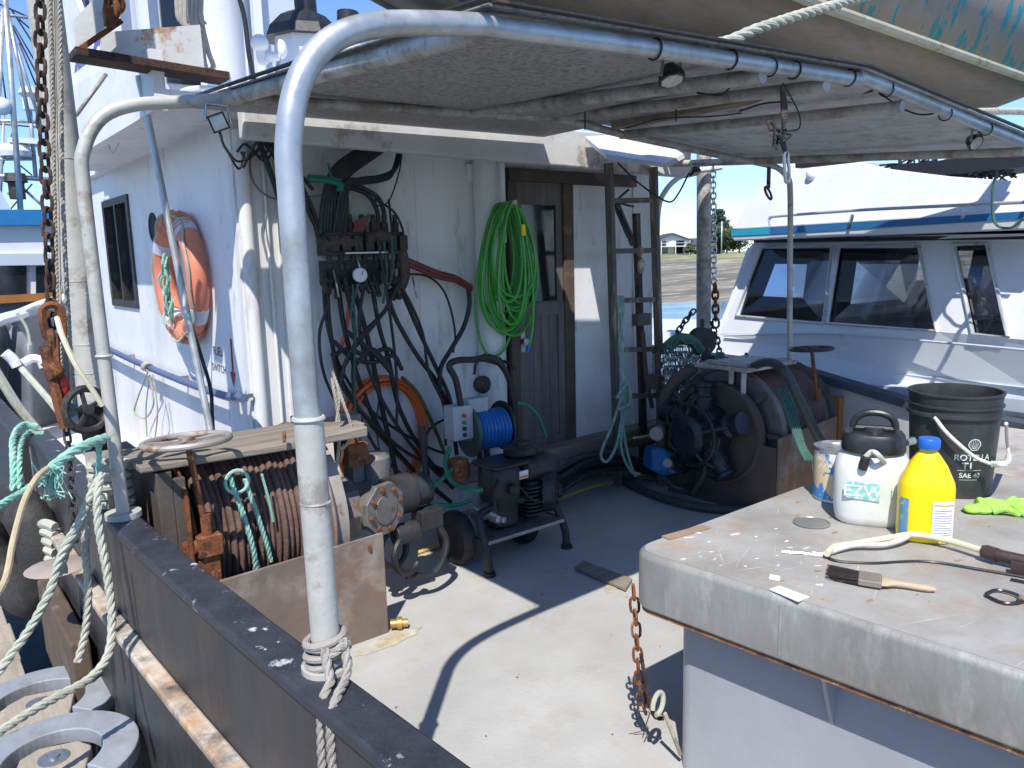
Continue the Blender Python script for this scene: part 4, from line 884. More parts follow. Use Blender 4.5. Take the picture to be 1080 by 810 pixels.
hosebundle([([(345, 200), (368, 198), (388, 206), (398, 224), (398, 246)], .013), ([(348, 192), (376, 196), (398, 208), (405, 226), (404, 246)], .013)], blackm, 'pair of black hoses arching over to the right end of the valve bank')
hose([(424, 148), (423, 170), (418, 192), (410, 212), (399, 217), (392, 209)], .005, blackm, 'thin black cable looping right of the hose bundle', 'cable', 'cable')
hose([(410, 210), (412, 230), (414, 248)], .008, blackm, 'short dark rod dropping beside the right valve hoses', 'cable', 'cable')
hose([(374, 205), (369, 225), (363, 245)], .005, ropet, 'thin tan cord below the yellow tie above the valves', 'cord', 'cord')
s = MB(); s.tube([W(325, 188, .16), W(345, 190, .17), W(358, 194, .17), W(358, 202, .17)], .02, 8); s.tube([W(346, 172, .17), W(350, 186, .18), W(360, 190, .18)], .006, 6); s.build('green_wrap', mat('teal_wrap', (.01, .16, .12), .6, var=.2, bump=.2), **T('dark teal tape wrapped round the hose bundle', 'wrap'))
hosebundle([([(268, 137, .05), (281, 170), (296, 215), (309, 265)], .014), ([(277, 138, .05), (290, 165), (312, 198), (330, 232), (336, 250)], .013), ([(272, 140, .05), (287, 160), (308, 182), (326, 212), (338, 246)], .012), ([(283, 140, .05), (294, 160), (310, 176), (330, 200)], .010)], blackm, 'black hoses running from the eave behind the near awning post')
hosebundle([([(250, 160, .05), (258, 152), (270, 160), (278, 150), (262, 168), (254, 160)], .006), ([(256, 178, .04), (266, 160), (276, 165), (290, 150), (280, 170), (265, 158)], .006)], blackm, 'small tangle of black wire at the wall corner', 'wire_tangle', 'wire')
hose([(266, 152, .03), (264, 178, .03), (270, 196, .03), (285, 208, .03), (306, 210, .05), (345, 205, .1)], .005, ironp, 'thin grey wire loop left of the near awning post', 'cable', 'cable')
hosebundle([([(424, 272, .12), (440, 279, .14), (462, 288, .14), (480, 293, .13), (497, 303, .12)], .017), ([(424, 276, .12), (442, 284, .14), (462, 292, .14), (482, 297, .13), (497, 306, .12)], .014)], redh, 'dark red hose reaching right from the valve bank')
hose([(494, 304, .12), (495, 322, .12), (489, 345, .12), (476, 368, .13), (465, 388, .14), (464, 412, .14)], .017, blackm, 'thick black hose bending down from the end of the red hose')
hose([(428, 289), (450, 291), (466, 304), (475, 325), (480, 352), (478, 372)], .008, blackm, 'thin black hose curving right under the red hose')
drops = [
 ([(345, 300), (348, 345), (358, 395), (385, 440), (430, 490), (470, 525, .15)], .014, 'leftmost black hose dropping from the valve bank behind the near post'),
 ([(356, 300), (364, 350), (380, 405), (402, 455), (440, 500), (476, 530, .2)], .016, 'thick black hose crossing the orange coil on its left side'),
 ([(372, 300, .12), (386, 350, .12), (396, 395, .12), (405, 440, .12), (414, 480, .12), (423, 528, .12)], .017, 'thick black hose falling straight through the middle of the orange coil'),
 ([(392, 300, .14), (400, 345, .14), (410, 380, .14), (421, 430, .14), (445, 475, .14), (478, 515, .2)], .015, 'black hose passing over the right side of the orange coil'),
 ([(406, 300, .11), (417, 335, .11), (440, 375, .11), (462, 405, .11), (476, 440, .12), (482, 480, .2)], .016, 'long black hose slanting from the valve bank to the washer cart'),
 ([(421, 300, .11), (440, 345, .11), (460, 388, .11), (474, 420, .13), (480, 455, .2)], .015, 'upper black hose slanting down to the washer cart handle'),
 ([(412, 320, .15), (392, 345, .15), (374, 366, .15), (362, 388, .15)], .014, 'short black hose crossing diagonally below the valve bank'),
 ([(350, 372, .16), (362, 410, .16), (392, 445, .16), (430, 478, .16), (474, 498, .22)], .012, 'thin black hose sweeping low from behind the near post'),
 ([(398, 250, .2), (411, 330, .2), (417, 380, .17), (419, 420, .17), (418, 452, .17)], .010, 'black cable hanging straight down with a small hook end'),
]
for pts, r, lb in drops: hose(pts, r, blackm, lb)
hosebundle([([(350, 375, .15), (368, 368, .17), (385, 374, .17), (410, 368, .17), (420, 385, .16)], .012), ([(352, 360, .15), (372, 378, .17), (395, 382, .17), (415, 375, .17), (424, 390, .17)], .012), ([(366, 350, .16), (385, 365, .18), (400, 378, .18), (412, 392, .18)], .014), ([(375, 385, .17), (392, 368, .18), (410, 385, .18)], .011)], blackm, 'knot of black hoses lashed together above the orange coil')
s = MB(); s.rope([W(405, 255, .2), W(408, 290, .2), W(404, 320, .2)], .007); s.rope([W(413, 250, .2), W(414, 285, .2), W(409, 305, .2)], .007); s.rope([W(372, 300, .19), (W(374, 340, .19)), W(374, 380, .19), W(375, 478, .18)], .007); s.rope([W(378, 300, .2), W(370, 330, .2), W(376, 350, .2), W(372, 372, .2)], .007); s.rope([W(400, 420, .1), W(397, 450, .1), W(401, 480, .1)], .006); s.build('green_twine', darkgreen, **T('dark green twine hanging down through the valve hoses', 'twine'))
hose([(424, 398, .15), (440, 414, .15), (454, 442, .15), (466, 470, .16), (477, 498, .25)], .0135, mat('yellow_striped_hose', (.10, .085, .02), .5, var=.5, scale=30, bump=.1), 'dark hose with a yellow stripe beside the orange coil')
hose([(370, 300, .09), (366, 340, .09), (360, 365, .09), (353, 380, .09)], .013, orange, 'short orange hose end below the valve bank')
for pts, r, lb in [
 ([(341, 292), (343, 330), (352, 370), (372, 410), (402, 442), (448, 470, .15), (474, 480, .2)], .010, 'thin black hose running outermost left from the valve bank to the cart'),
 ([(364, 300, .14), (374, 352, .14), (372, 400, .15), (380, 440, .15), (402, 480, .15), (438, 512, .2)], .011, 'thin black hose wandering over the left rim of the orange coil'),
 ([(384, 300, .17), (379, 340, .17), (386, 380, .17), (402, 420, .17), (428, 462, .17), (462, 500, .2), (480, 505, .25)], .012, 'thin black hose crossing the right rim of the orange coil low down'),
 ([(415, 290, .16), (432, 318, .16), (446, 352, .16), (452, 392, .16), (468, 428, .18), (470, 470, .2)], .010, 'thin black hose bowing out right before dropping behind the switch box'),
 ([(347, 320, .2), (337, 352, .2), (341, 392, .2), (357, 432, .2), (370, 470, .2)], .010, 'thin black hose looping out to the left edge of the hose tangle'),
 ([(420, 300, .2), (404, 330, .2), (384, 350, .2), (366, 378, .2), (360, 402, .2)], .012, 'black hose crossing leftward in front of the others below the valves'),
 ([(395, 210, .16), (414, 222, .16), (424, 240, .16), (427, 262, .16)], .008, 'thin black hose arching over the far right of the valve bank'),
 ([(440, 470, .12), (456, 450, .12), (472, 442, .12), (482, 448, .15)], .009, 'short black hose hump left of the switch box'),
]: hose(pts, r, blackm, lb)
# ring of orange hose hung on the wall
oc = thing('hose_coil', 'orange hose coil on the wall behind the black hoses', 'hose coil', W(400, 455))
random.seed(9)
for k in range(5):
    c = V((2.13+random.uniform(-.015, .015), YW-.06-.012*k, .60+random.uniform(-.015, .015))); a = .255+.012*(k % 3)
    s = MB(); s.torus(c, (0, -1, 0), a, .0125, 44, 8, u=(1, 0, 0), ry=a*1.25); s.build('turn', orange, oc)
# bright green hose hung beside the door
gc = thing('hose_coil', 'bright green hose coil hung beside the wooden door', 'hose coil', W(530, 215))
s = MB(); ch = P(534, 216, y=YW-.24); s.cyl((ch.x, YW-.10, ch.z), (ch.x, YW-.33, ch.z+.01), .013, 10); s.build('peg', steel, gc)
random.seed(11)
for k in range(19):
    w0 = random.uniform(.09, .205); dz = random.uniform(.50, .80); ox = random.uniform(-.05, .06); yy = YW-.16-.008*k
    if k == 0: dz, w0, ox = .92, .17, -.06
    zt = ch.z+random.uniform(0, .02)
    pts = [V((ch.x+math.sin(a)*w0*(1 if abs(math.sin(a)) else 1)*(.55+.45*math.sin(a/2)**1.0)+ox*math.sin(a/2)**2, yy+.01*math.sin(2*a), zt-dz*(1-math.cos(a))/2)) for a in [2*math.pi*i/24 for i in range(25)]]
    s = MB(); s.tube(pts, .0085, 7, n=2, cap=False); s.build('loop', greenh, gc)
s = MB(); s.tube([P(553, 240, y=YW-.3), P(561, 290, y=YW-.3), P(562, 340, y=YW-.3), P(558, 366, y=YW-.3)], .0085, 7); s.build('tail', greenh, gc)
s = MB(); s.cyl(P(558, 366, y=YW-.3), P(556, 372, y=YW-.3), .012, 8); s.build('coupling', bluecap, gc)
s = MB(); q = P(552, 243, y=YW-.34); s.box(q-V((.012, .005, .03)), q+V((.012, .005, .035))); s.build('tag', yellow, gc)
s = MB(); s.box((ch.x+.005, YW-.19, ch.z-.22), (ch.x+.035, YW-.175, ch.z+.28)); s.build('door_strap', white, **T('narrow white bar beside the door in front of the green hose', 'bar'))
for i, (pts, lb) in enumerate([([(455, 525, .1), (500, 505, .15), (570, 500, .2), (620, 478, .2), (640, 482, .2), (600, 492, .2), (560, 510, .2)], 'b'), ]): pass
hb_ = thing('hose_heap', 'heap of dark hoses on the deck under the sill timber', 'hoses', (3.6, 3.6, 0))
random.seed(21)
for k in range(9):
    z = .03+.025*(k % 4); o = k*.022
    MB().tube([(2.75, 3.72-o, z), (3.1, 3.75-o, z+.05), (3.45, 3.73-o, z+.14+.02*random.random()), (3.8, 3.74-o, z+.12), (4.1, 3.70-o, z+.03), (4.4, 3.5-o*.7, z)], .018, 8).build('hose', blackm if k % 3 else hoseg, hb_)
s = MB(); s.tube([P(575, 520, z=.02), P(600, 508, z=.02), P(640, 500, z=.03), P(690, 505, z=.02)], .01, 7); s.tube([P(430, 520, z=.03), P(460, 545, z=.03), P(475, 552, z=.03)], .018, 8); s.build('floor_hose', dgreenh, **T('dark green hose on the deck beside the ladder foot', 'hose'))

# ================================================================== PRESSURE WASHER CART
pc_ = thing('pressure_washer', 'dark pressure washer cart with engine and a blue wheel hub', 'pressure washer', (2.6, 3.25, 0))
for x in (2.265, 2.70):
    wo = MB().lathe([(.075, -.035), (.125, -.04), (.142, -.02), (.145, 0), (.142, .02), (.125, .04), (.075, .035)], (x, 3.27, .145), (1, 0, 0), 32).build('wheel', tyre, pc_)
    MB().lathe([(.02, -.028), (.07, -.02), (.078, -.034), (.078, .034), (.07, .02), (.02, .028)], (x, 3.27, .145), (1, 0, 0), 24).build('rim', bluecap, wo)
s = MB(); s.tube([(2.29, 3.02, .02), (2.29, 3.04, .12), (2.30, 3.10, .24), (2.36, 3.14, .30), (2.7, 3.14, .30), (2.80, 3.12, .27), (2.84, 3.06, .12), (2.84, 3.04, .02)], .021, 10, n=5)
s.tube([(2.28, 3.05, .16), (2.28, 3.4, .17), (2.27, 3.52, .25), (2.26, 3.56, .7)], .019, 10); s.tube([(2.82, 3.08, .16), (2.80, 3.4, .17), (2.72, 3.52, .25), (2.66, 3.56, .7)], .019, 10)
s.cyl((2.25, 3.27, .145), (2.70, 3.27, .145), .01, 8); s.build('frame', engine, pc_)
s = MB(); s.lathe([(.034, 0), (.03, .02)], (2.29, 3.02, 0), seg=12); s.lathe([(.034, 0), (.03, .02)], (2.84, 3.04, 0), seg=12); s.build('foot', blackp, pc_)
s = MB(); s.tube([P(497, 432, y=3.5), P(491, 400, y=3.5), P(484, 385, y=3.5), P(492, 379, y=3.5), P(510, 378, y=3.5), P(525, 376, y=3.5), P(538, 384, y=3.5), P(547, 402, y=3.5), P(551, 428, y=3.5), P(553, 460, y=3.5)], .018, 10); s.build('handle', blackm, pc_)
s = MB(); s.prism([(2.30, 3.03, .155), (2.82, 3.03, .155), (2.82, 3.42, .155), (2.30, 3.42, .155)], (0, 0, .02)); s.build('base_tray', steel, pc_, bevel=.004)
def rb_(s, c, prof, ex=3.2, sx=1, sy=1, seg=28, ax=(0, 0, 1)):
    b = len(s.v); Z = V(ax).normalized(); X = V((1, 0, 0)) if abs(Z.x) < .9 else V((0, 1, 0)); X = (X-Z*X.dot(Z)).normalized(); Y = Z.cross(X)
    for r, z in prof:
        for k in range(seg):
            a = 2*math.pi*k/seg; ca_, sa = math.cos(a), math.sin(a); rr = r/((abs(ca_)**ex+abs(sa)**ex)**(1/ex)); s.v.append(V(c)+X*rr*ca_*sx+Y*rr*sa*sy+Z*z)
    for i in range(len(prof)-1):
        for k in range(seg): k2 = (k+1) % seg; s.face([b+i*seg+k, b+i*seg+k2, b+(i+1)*seg+k2, b+(i+1)*seg+k], True)
    s.face([b+k for k in range(seg)][::-1]); s.face([b+(len(prof)-1)*seg+k for k in range(seg)])
s = MB(); rb_(s, (2.50, 3.19, .18), [(.07, 0), (.085, .02), (.085, .13), (.095, .15), (.098, .30), (.085, .325)], 4, 1, .95); s.build('crankcase', engine, pc_)
s = MB(); rb_(s, (2.52, 3.19, .515), [(.12, 0), (.135, .006), (.135, .014), (.12, .02)], 5, 1.05, .9); s.build('top_tray', blackp, pc_)
s = MB(); rb_(s, (2.66, 3.20, .535), [(.07, 0), (.085, .01), (.085, .04), (.06, .055), (.045, .06), (.045, .075), (.02, .08)], 3, 1.1, .9); s.build('air_cleaner', blackp, pc_)
s = MB(); rb_(s, (2.63, 3.19, .455), [(.05, 0), (.075, .02), (.078, .15), (.082, .16), (.082, .19), (.065, .24), (.05, .27)], 2.6, 1, .85, ax=(1, 0, 0)); s.build('muffler', engine, pc_)
s = MB()
for k in range(8): rb_(s, (2.70, 3.17, .215+k*.021), [(.082, 0), (.085, .003), (.085, .008), (.082, .011)], 4)
s.cyl((2.70, 3.17, .2), (2.70, 3.17, .39), .055, 16); s.build('cylinder_fins', engine, pc_)
s = MB(); s.lathe([(.03, .05), (.06, .05), (.10, .035), (.11, .015), (.11, -.03)], (2.79, 3.12, .32), (.7, -.7, 0), 30)
s.lathe([(.02, .052), (.02, .07), (.04, .07), (.04, .053)], (2.79, 3.12, .32), (.7, -.7, 0), 20); s.build('recoil_cover', engine, pc_)
for k in range(10):
    a = k*.628; d = V((.7, .7, 0))*math.cos(a)+V((0, 0, 1))*math.sin(a); q = V((2.79, 3.12, .32))+V((.7, -.7, 0))*.047
    if k == 0: s = MB()
    s.bar(q+d*.055, q+d*.09, .010, .006, (.7, -.7, 0))
s.build('cover_slots', blackp, pc_)
s = MB(); s.tube([(2.42, 3.1, .46), (2.36, 3.05, .42), (2.36, 3.04, .32), (2.44, 3.05, .26)], .008, 7); s.tube([(2.55, 3.08, .40), (2.60, 3.04, .33), (2.68, 3.04, .30)], .006, 6); s.lathe([(.03, 0), (.032, .03), (.02, .045)], (2.50, 3.09, .40), (0, -1, 0), 16); s.build('fuel_line', blackm, pc_)
q = P(562, 498, y=3.105); s = MB(); s.box(q-V((.03, .004, .022)), q+V((.03, 0, .022))); lb_ = s.build('engine_label', labelw, pc_)
s = MB(); s.box(q+V((-.027, -.006, -.018)), q+V((.027, -.0045, -.004))); s.build('label_stripe', mat('label_orange', (.6, .25, .05), .5, bump=0), lb_)
s = MB(); s.lathe([(.03, 0), (.03, .06), (.018, .06), (.018, .09)], (2.37, 3.10, .28), (.3, -1, -.1), 10); s.lathe([(.04, 0), (.045, .03), (.045, .10)], (2.32, 3.18, .28), (1, 0, 0), 14); s.build('pump', steel, pc_, bevel=.006)
s = MB(); s.lathe([(.05, 0), (.06, .06), (.05, .12)], (2.36, 3.36, .42), (0, 0, 1), 12); s.build('rusty_tank', rust, pc_, bevel=.01)
s = MB(); s.tube([W(485, 470, .5), P(480, 485, y=3.4), P(487, 505, y=3.3), P(505, 513, y=3.2), P(520, 514, y=3.15)], .013, 8); s.tube([P(500, 480, y=3.35), P(480, 500, y=3.35), P(465, 515, y=3.35), P(468, 528, y=3.32), P(490, 530, y=3.3), P(508, 525, y=3.25)], .011, 8); s.build('green_hose', dgreenh, pc_)
pc_.location.x -= .065
# hose reel and switch box above the cart
hr = thing('hose_reel', 'blue hose wound on a dark reel above the cart', 'hose reel', P(538, 448, y=3.5))
c = P(537, 447, y=3.55); c0 = V((2.50, 3.55, c.z))
for x in (2.50, 2.745): MB().lathe([(.02, -.006), (.13, -.006), (.145, -.010), (.148, 0), (.145, .01), (.13, .006), (.02, .006)], (x, 3.55, c.z), (1, -.12, 0), 36).build('flange', mat('reel_disc', (.10, .12, .10), .5, .2, var=.3, c2=(.2, .15, .1), amt=.2, pscale=12, bump=.2) if x < 2.6 else engine, hr)
prof = []
for i in range(9):
    for k in range(5): prof.append((.105+.011*math.sin(math.pi*k/4), (i+k/4)/9*.215))
MB().lathe(prof, (2.515, 3.548, c.z), (1, -.12, 0), 36).build('hose_winding', blueh, hr)
s = MB(); s.torus((2.49, 3.55, c.z), (1, -.12, 0), .05, .008, 18, 6); s.cyl((2.48, 3.55, c.z), (2.46, 3.48, c.z-.03), .012, 8); s.build('crank', steel, hr)
s = MB(); s.bar((2.62, 3.62, c.z-.25), (2.62, 3.62, c.z), .05, .02); s.bar((2.62, 3.9, c.z-.02), (2.62, 3.6, c.z-.02), .05, .02); s.build('mount', grim, hr)
s = MB(); s.tube([P(545, 425, y=3.5), P(556, 428, y=3.5), P(567, 438, y=3.5), P(574, 455, y=3.5), P(576, 460, y=3.5)], .011, 8); s.build('tail', dgreenh, hr)
sbx = thing('switch_box', 'pale electric switch box with red, green and black buttons', 'switch box', P(495, 445, y=3.5))
a = P(478, 430, y=3.48); b = P(500, 462, y=3.48); s = MB(); s.box((a.x, 3.48, b.z), (b.x, 3.58, a.z)); s.box((b.x, 3.52, b.z+.03), (b.x+.14, 3.60, a.z+.02)); s.build('box', elec, sbx, bevel=.006)
for k, (mm, zz) in enumerate(((redp, .14), (greenp, .10), (blackp, .065), (blackp, .03))):
    MB().lathe([(.012, 0), (.012, .01), (.001, .011)], ((a.x+b.x)/2, 3.478, b.z+zz), (0, -1, 0), 12).build('button', mm, sbx)
s = MB(); s.lathe([(.05, 0), (.055, .04), (.03, .06)], P(506, 405, y=3.75), (0, -1, 0), 16); s.tube([P(500, 395, y=3.75), P(505, 380, y=3.75), P(530, 385, y=3.75)], .01, 6); s.build('cable_gland', grim, **T('small black round fitting on the wall left of the rusty duct', 'fitting'))
s = MB(); s.chain([W(510, 374, .12), W(525, 378, .2), W(543, 388, .12)], .04, .022, .004); s.build('short_chain', grim, **T('short dark chain across the duct under the green hose coil', 'chain'))

# ================================================================== LADDER
la = thing('ladder', 'weathered wooden ladder propped against the right end of the deckhouse', 'ladder', (4.1, 3.66, 0))
lw = mat('ladder_wood', (.13, .115, .10), .8, var=.3, scale=9, c2=(.42, .36, .27), amt=.22, pscale=7, edge=.08, bump=.4, stretch=(3, 3, .4))
yt = 3.60
rail1 = [P(652, 512, y=3.62), P(642, 172, y=3.58)]; rail2 = [P(698, 480, y=3.62), P(689, 176, y=3.58)]
rail1[0] = P(652, 512, z=0.0)
for r_ in (rail1, rail2): MB().bar(r_[0], r_[1], .035, .055, (0, 1, 0)).build('rail', lw, la, bevel=.004)
def onr(r_, py):
    a, b = r_; za = py; lo_, hi_ = 0, 1
    for _ in range(30):
        mid = (lo_+hi_)/2; p = a.lerp(b, mid)-CAM; yy = 405-FPX*p.dot(_U)/p.dot(_F)
        if yy > za: lo_ = mid
        else: hi_ = mid
    return a.lerp(b, (lo_+hi_)/2)
for k, py in enumerate((212, 265, 317, 369, 418, 465)):
    o = MB().bar(onr(rail1, py), onr(rail2, py-1), .022, .034).build('rung', lw, la, bevel=.003)
    if k == 0: o['label'] = 'sunlit top rung'
gp = thing('pole_bundle', 'dark pole and pry bar standing between the ladder rails', 'poles', P(675, 480, y=3.8))
MB().bar(P(680, 500, y=3.78), P(671, 225, y=3.78), .04, .04, (0, 1, 0)).build('dark_pole', grim, gp)
MB().tube([P(672, 300, y=3.7), P(675, 400, y=3.7), P(676, 500, y=3.7)], .014, 8, False).build('thin_pole', drust, gp)
s = MB(); s.bar(P(650, 215, y=3.7), P(668, 258, y=3.7), .035, .03, (0, 1, 0)); s.bar(P(648, 213, y=3.7), P(663, 200, y=3.7), .012, .012); s.bar(P(648, 213, y=3.7), P(668, 218, y=3.7), .012, .012); s.bar(P(652, 222, y=3.7), P(664, 250, y=3.7), .01, .05, (0, 1, 0)); s.build('level_tool', blackp, **T('black box-shaped tool hanging tilted behind the top ladder rungs', 'tool'))
s = MB(); s.sphere(P(676, 280, y=3.6), .035, sc=(.7, .7, 1.6)); s.sphere(P(675, 265, y=3.6), .028, sc=(.8, .8, 1.4)); s.build('wood_float', mat('float_wood', (.30, .2, .14), .7, var=.2, c2=(.55, .5, .45), amt=.3, pscale=12, bump=.3), **T('small brown and white wooden float between the ladder rails', 'float'))
s = MB(); s.box(P(676, 340, y=3.6)-V((.06, .03, .02)), P(676, 334, y=3.6)+V((.07, .03, .02))); s.box(P(693, 402, y=3.5)-V((.05, .05, .05)), P(693, 402, y=3.5)+V((.05, .05, .05))); s.tube([P(678, 350, y=3.6), P(682, 400, y=3.6), P(688, 430, y=3.6)], .015, 8)
s.build('clamp', plate2, **T('grey metal clamp pieces on the right ladder rail', 'clamp'))
s = MB()
for k in range(5): s.rope([P(651+k*1.5, 312, y=3.5), P(653+k, 330, y=3.48), P(657-k, 370, y=3.48), P(654+k*2.2, 415, y=3.48), P(655+k*3, 440, y=3.47)], .009)
s.rope([P(655, 420, y=3.47), P(645, 450, y=3.45), P(634, 478, y=3.42), P(640, 487, y=3.4), P(650, 470, y=3.42), P(656, 440, y=3.45)], .010)
s.rope([P(655, 430, y=3.47), P(660, 470, y=3.42), P(668, 498, y=3.38), P(672, 502, y=3.36)], .010); s.rope([P(660, 430, y=3.47), P(655, 470, y=3.4), P(664, 495, y=3.38), P(675, 500, y=3.3)], .009); s.rope([P(650, 420, y=3.44), P(662, 405, y=3.44), P(664, 425, y=3.44), P(652, 432, y=3.44)], .011)
s.build('green_rope', mat('faded_green_rope', (.22, .34, .29), .85, var=.2, scale=20, c2=(.42, .46, .40), amt=.25, pscale=14, bump=.4), **T('faded green rope tied to the left ladder rail', 'rope'))
s = MB(); s.tube([P(668, 462, y=3.4), P(690, 460, y=3.4), P(699, 475, y=3.4), P(697, 492, y=3.4), P(710, 498, y=3.2)], .008, 7); s.tube([P(640, 512, z=.02), P(665, 500, z=.03), P(690, 497, z=.03), P(720, 497, z=.02)], .008, 7); s.build('pale_cord', ropet, **T('tan cord curling on the deck at the ladder foot', 'cord'))
s = MB(); a = P(688, 492, z=0.0); s.prism([P(686, 496, y=3.35), P(688, 474, y=3.35), P(700, 472, y=3.3), P(721, 484, y=3.2), P(716, 500, y=3.2), P(700, 502, y=3.25)], (.05, .12, .0)); s.build('blue_bag', bluet, **T('small blue bag on the deck between the ladder and the winch', 'bag'), bevel=.015)
s = MB(); s.bar(P(708, 500, y=3.75), P(705, 445, y=3.75), .045, .03, (0, 1, 0)); s.build('yellow_post', yelp, **T('yellow post behind the bright chain bundle', 'post'))
s = MB(); s.tube([P(668, 468, y=3.45), P(690, 465, y=3.45), P(702, 452, y=3.45), P(716, 440, y=3.4), P(735, 425, y=3.3)], .018, 8); s.tube([P(655, 470, y=3.5), P(675, 468, y=3.5), P(695, 462, y=3.5)], .018, 8); s.build('dark_pipe', drust, **T('dark pipe running from the ladder to the starboard winch', 'pipe'))
s = MB(); s.bar(P(700, 330, y=4.2), P(706, 470, y=4.2), .06, .03, (0, 1, 0)) if 0 else None

# ================================================================== STARBOARD WINCH
sw = thing('deck_winch', 'big dark winch with a blue black motor beside the grey deck box', 'winch', (4.3, 2.75, 0))
c = V((4.0, 2.95, .47))
s = MB(); s.lathe([(.24, -.008), (.30, -.008), (.305, -.025), (.325, -.025), (.325, .03), (.24, .03)], c, (1, 0, 0), 48); s.build('outer_flange', plate2, sw)
s = MB(); s.lathe([(.10, .035), (.24, .030), (.24, .06), (.1, .06)], c, (1, 0, 0), 40)
for k in range(9):
    a = k*.698+.3; s.bar(c+V((.07, math.cos(a)*.3, math.sin(a)*.3)), c+V((.07, math.cos(a)*.40, math.sin(a)*.40)), .03, .03)
s.build('spoke_disc', plate2, sw)
s = MB(); s.lathe([(.06, -.005), (.38, 0), (.39, -.02), (.41, -.02), (.41, .03), (.38, .04), (.06, .04)], c+V((.10, 0, 0)), (1, 0, 0), 48); s.lathe([(.40, 0), (.06, .015)], c+V((.72, 0, 0)), (1, 0, 0), 40); s.build('inner_flange', ironp, sw)
prof = []
for i in range(16):
    for k in range(5): prof.append((.345+.014*math.sin(math.pi*k/4), (i+k/4)/16*.57))
MB().lathe(prof, c+V((.14, 0, 0)), (1, 0, 0), 48).build('rope_layers', cable, sw)
s = MB(); s.lathe([(.15, 0), (.17, .05), (.17, .16), (.13, .18), (.13, .28), (.09, .30)], c+V((-.005, .03, .02)), (-1, 0, 0), 24)
for k in range(5):
    a = k*1.2566+math.pi/2; d = V((0, math.cos(a), math.sin(a))); s.lathe([(.075, 0), (.078, .12), (.06, .14), (.06, .19), (.075, .19), (.075, .215)], c+V((-.12, .03, .02))+d*.10, d, 14)
s.build('radial_motor', motorb, sw, bevel=.005)
s = MB()
for k in range(5):
    a = k*1.2566+math.pi/2; d = V((0, math.cos(a), math.sin(a))); s.tube([c+V((-.28, .03, .02))+d*.05, c+V((-.26, .03, .02))+d*.16, c+V((-.18, .03, .02))+d*.24], .013, 8)
s.torus(c+V((-.25, .03, .02)), (1, 0, 0), .19, .012, 24, 6, a0=.5, a1=4); s.build('motor_pipe', blackm, sw)
s = MB(); q = c+V((-.26, .26, -.0)); s.lathe([(.045, 0), (.045, .05)], q, (-1, -.4, 0), 14); s.lathe([(.03, 0), (.03, .06)], c+V((-.22, .2, -.2)), (-1, -.4, .3), 8); s.build('port_fitting', mat('pale_fitting', (.3, .28, .25), .5, .3, var=.2, bump=.2), sw)
s = MB(); s.prism([(4.0, 3.35, 0), (4.0, 2.53, 0), (4.0, 2.53, .44), (4.0, 2.64, .44), (4.0, 2.68, .30), (4.0, 2.78, .20), (4.0, 2.95, .15), (4.0, 3.12, .18), (4.0, 3.35, .3)], (.025, 0, 0)); s.build('side_plate', plate2, sw)
s = MB(); a = P(812, 456, y=2.24); s.prism([(4.0, 2.525, 0), (4.64, 2.525, 0), (4.64, 2.525, .54), (4.0, 2.525, .50)], (0, -.014, 0)); s.build('front_plate', plate, sw)
s = MB(); a = P(757, 385, x=4.0); b = P(840, 386, x=4.05); s.box((3.97, 2.72, .875), (4.5, 3.12, .90)); s.box((4.0, 2.75, .90), (4.04, 3.05, .925)); s.bar((4.0, 2.86, .79), (4.0, 2.86, .875), .03, .03); s.bar((4.0, 2.77, .74), (4.0, 2.77, .875), .03, .03); s.build('top_frame', galv_old, sw, bevel=.004)
s = MB(); s.tube([(3.95, 3.36, .05), (3.95, 3.36, .55), (3.98, 3.30, .74), (4.02, 3.16, .86)], .04, 12); s.build('bent_duct', plate2, sw)
handwheel(sw, P(856, 368, y=2.60), .125, P(862, 422, y=2.60), grim, rust, (0, .05, 1))
s = MB(); s.torus(P(783, 392, y=3.3), (.3, -1, 0), .14, .013, 26, 8, a0=-.2, a1=3.4); s.build('rear_wheel', drust, sw)
s = MB(); s.tube([P(786, 393, y=2.9), P(800, 384, y=2.7), P(816, 383, y=2.55), P(830, 395, y=2.42), P(845, 425, y=2.38), P(860, 455, y=2.36), P(873, 480, y=2.36), P(880, 510, y=2.36)], .026, 12); s.build('big_hose', hoseg, **T('thick grey green hose arching over the starboard winch', 'hose'))
s = MB(); s.tube([P(740, 400, y=3.15), P(735, 440, y=3.1), P(733, 480, y=3.05), P(728, 510, y=3.0), P(715, 515, y=3.0), P(700, 505, y=3.1)], .022, 10); s.tube([P(745, 470, y=2.9), P(742, 500, y=2.9), P(730, 520, y=2.95)], .016, 8); s.build('drop_hose', blackm, **T('black hose dropping along the left of the starboard winch', 'hose'))
s = MB(); s.tube([P(655, 505, z=.03), P(690, 522, z=.03), P(740, 535, z=.03), P(800, 538, z=.03), P(850, 535, z=.03)], .028, 10); s.build('deck_hose', hoseg, **T('thick dark hose lying on the deck in front of the starboard winch', 'hose'))
s = MB(); s.tube([P(725, 514, z=.05), P(760, 524, z=.05), P(820, 528, z=.05)], .012, 8, False); s.build('rust_bar', rust, **T('thin rusty bar along the foot of the starboard winch', 'bar'))
s = MB()
for k in range(4): s.rope([P(820+k*3, 410, y=2.4), P(828+k*3, 430, y=2.3), P(842+k*2, 470, y=2.2), P(850+k*3, 486, y=2.15)], .010)
s.build('wet_rope', darkgreen, **T('dark rope strands beside the big hose on the starboard winch', 'rope'))
# loose plate on the deck
s = MB(); s.prism([P(606, 601, z=.006), P(615, 594, z=.006), P(667, 613, z=.006), P(660, 624, z=.006)], (0, 0, .016)); lo_ = s.build('loose_plate', wood, **T('short worn board lying on the deck at the corner of the deck box', 'board'), bevel=.003)
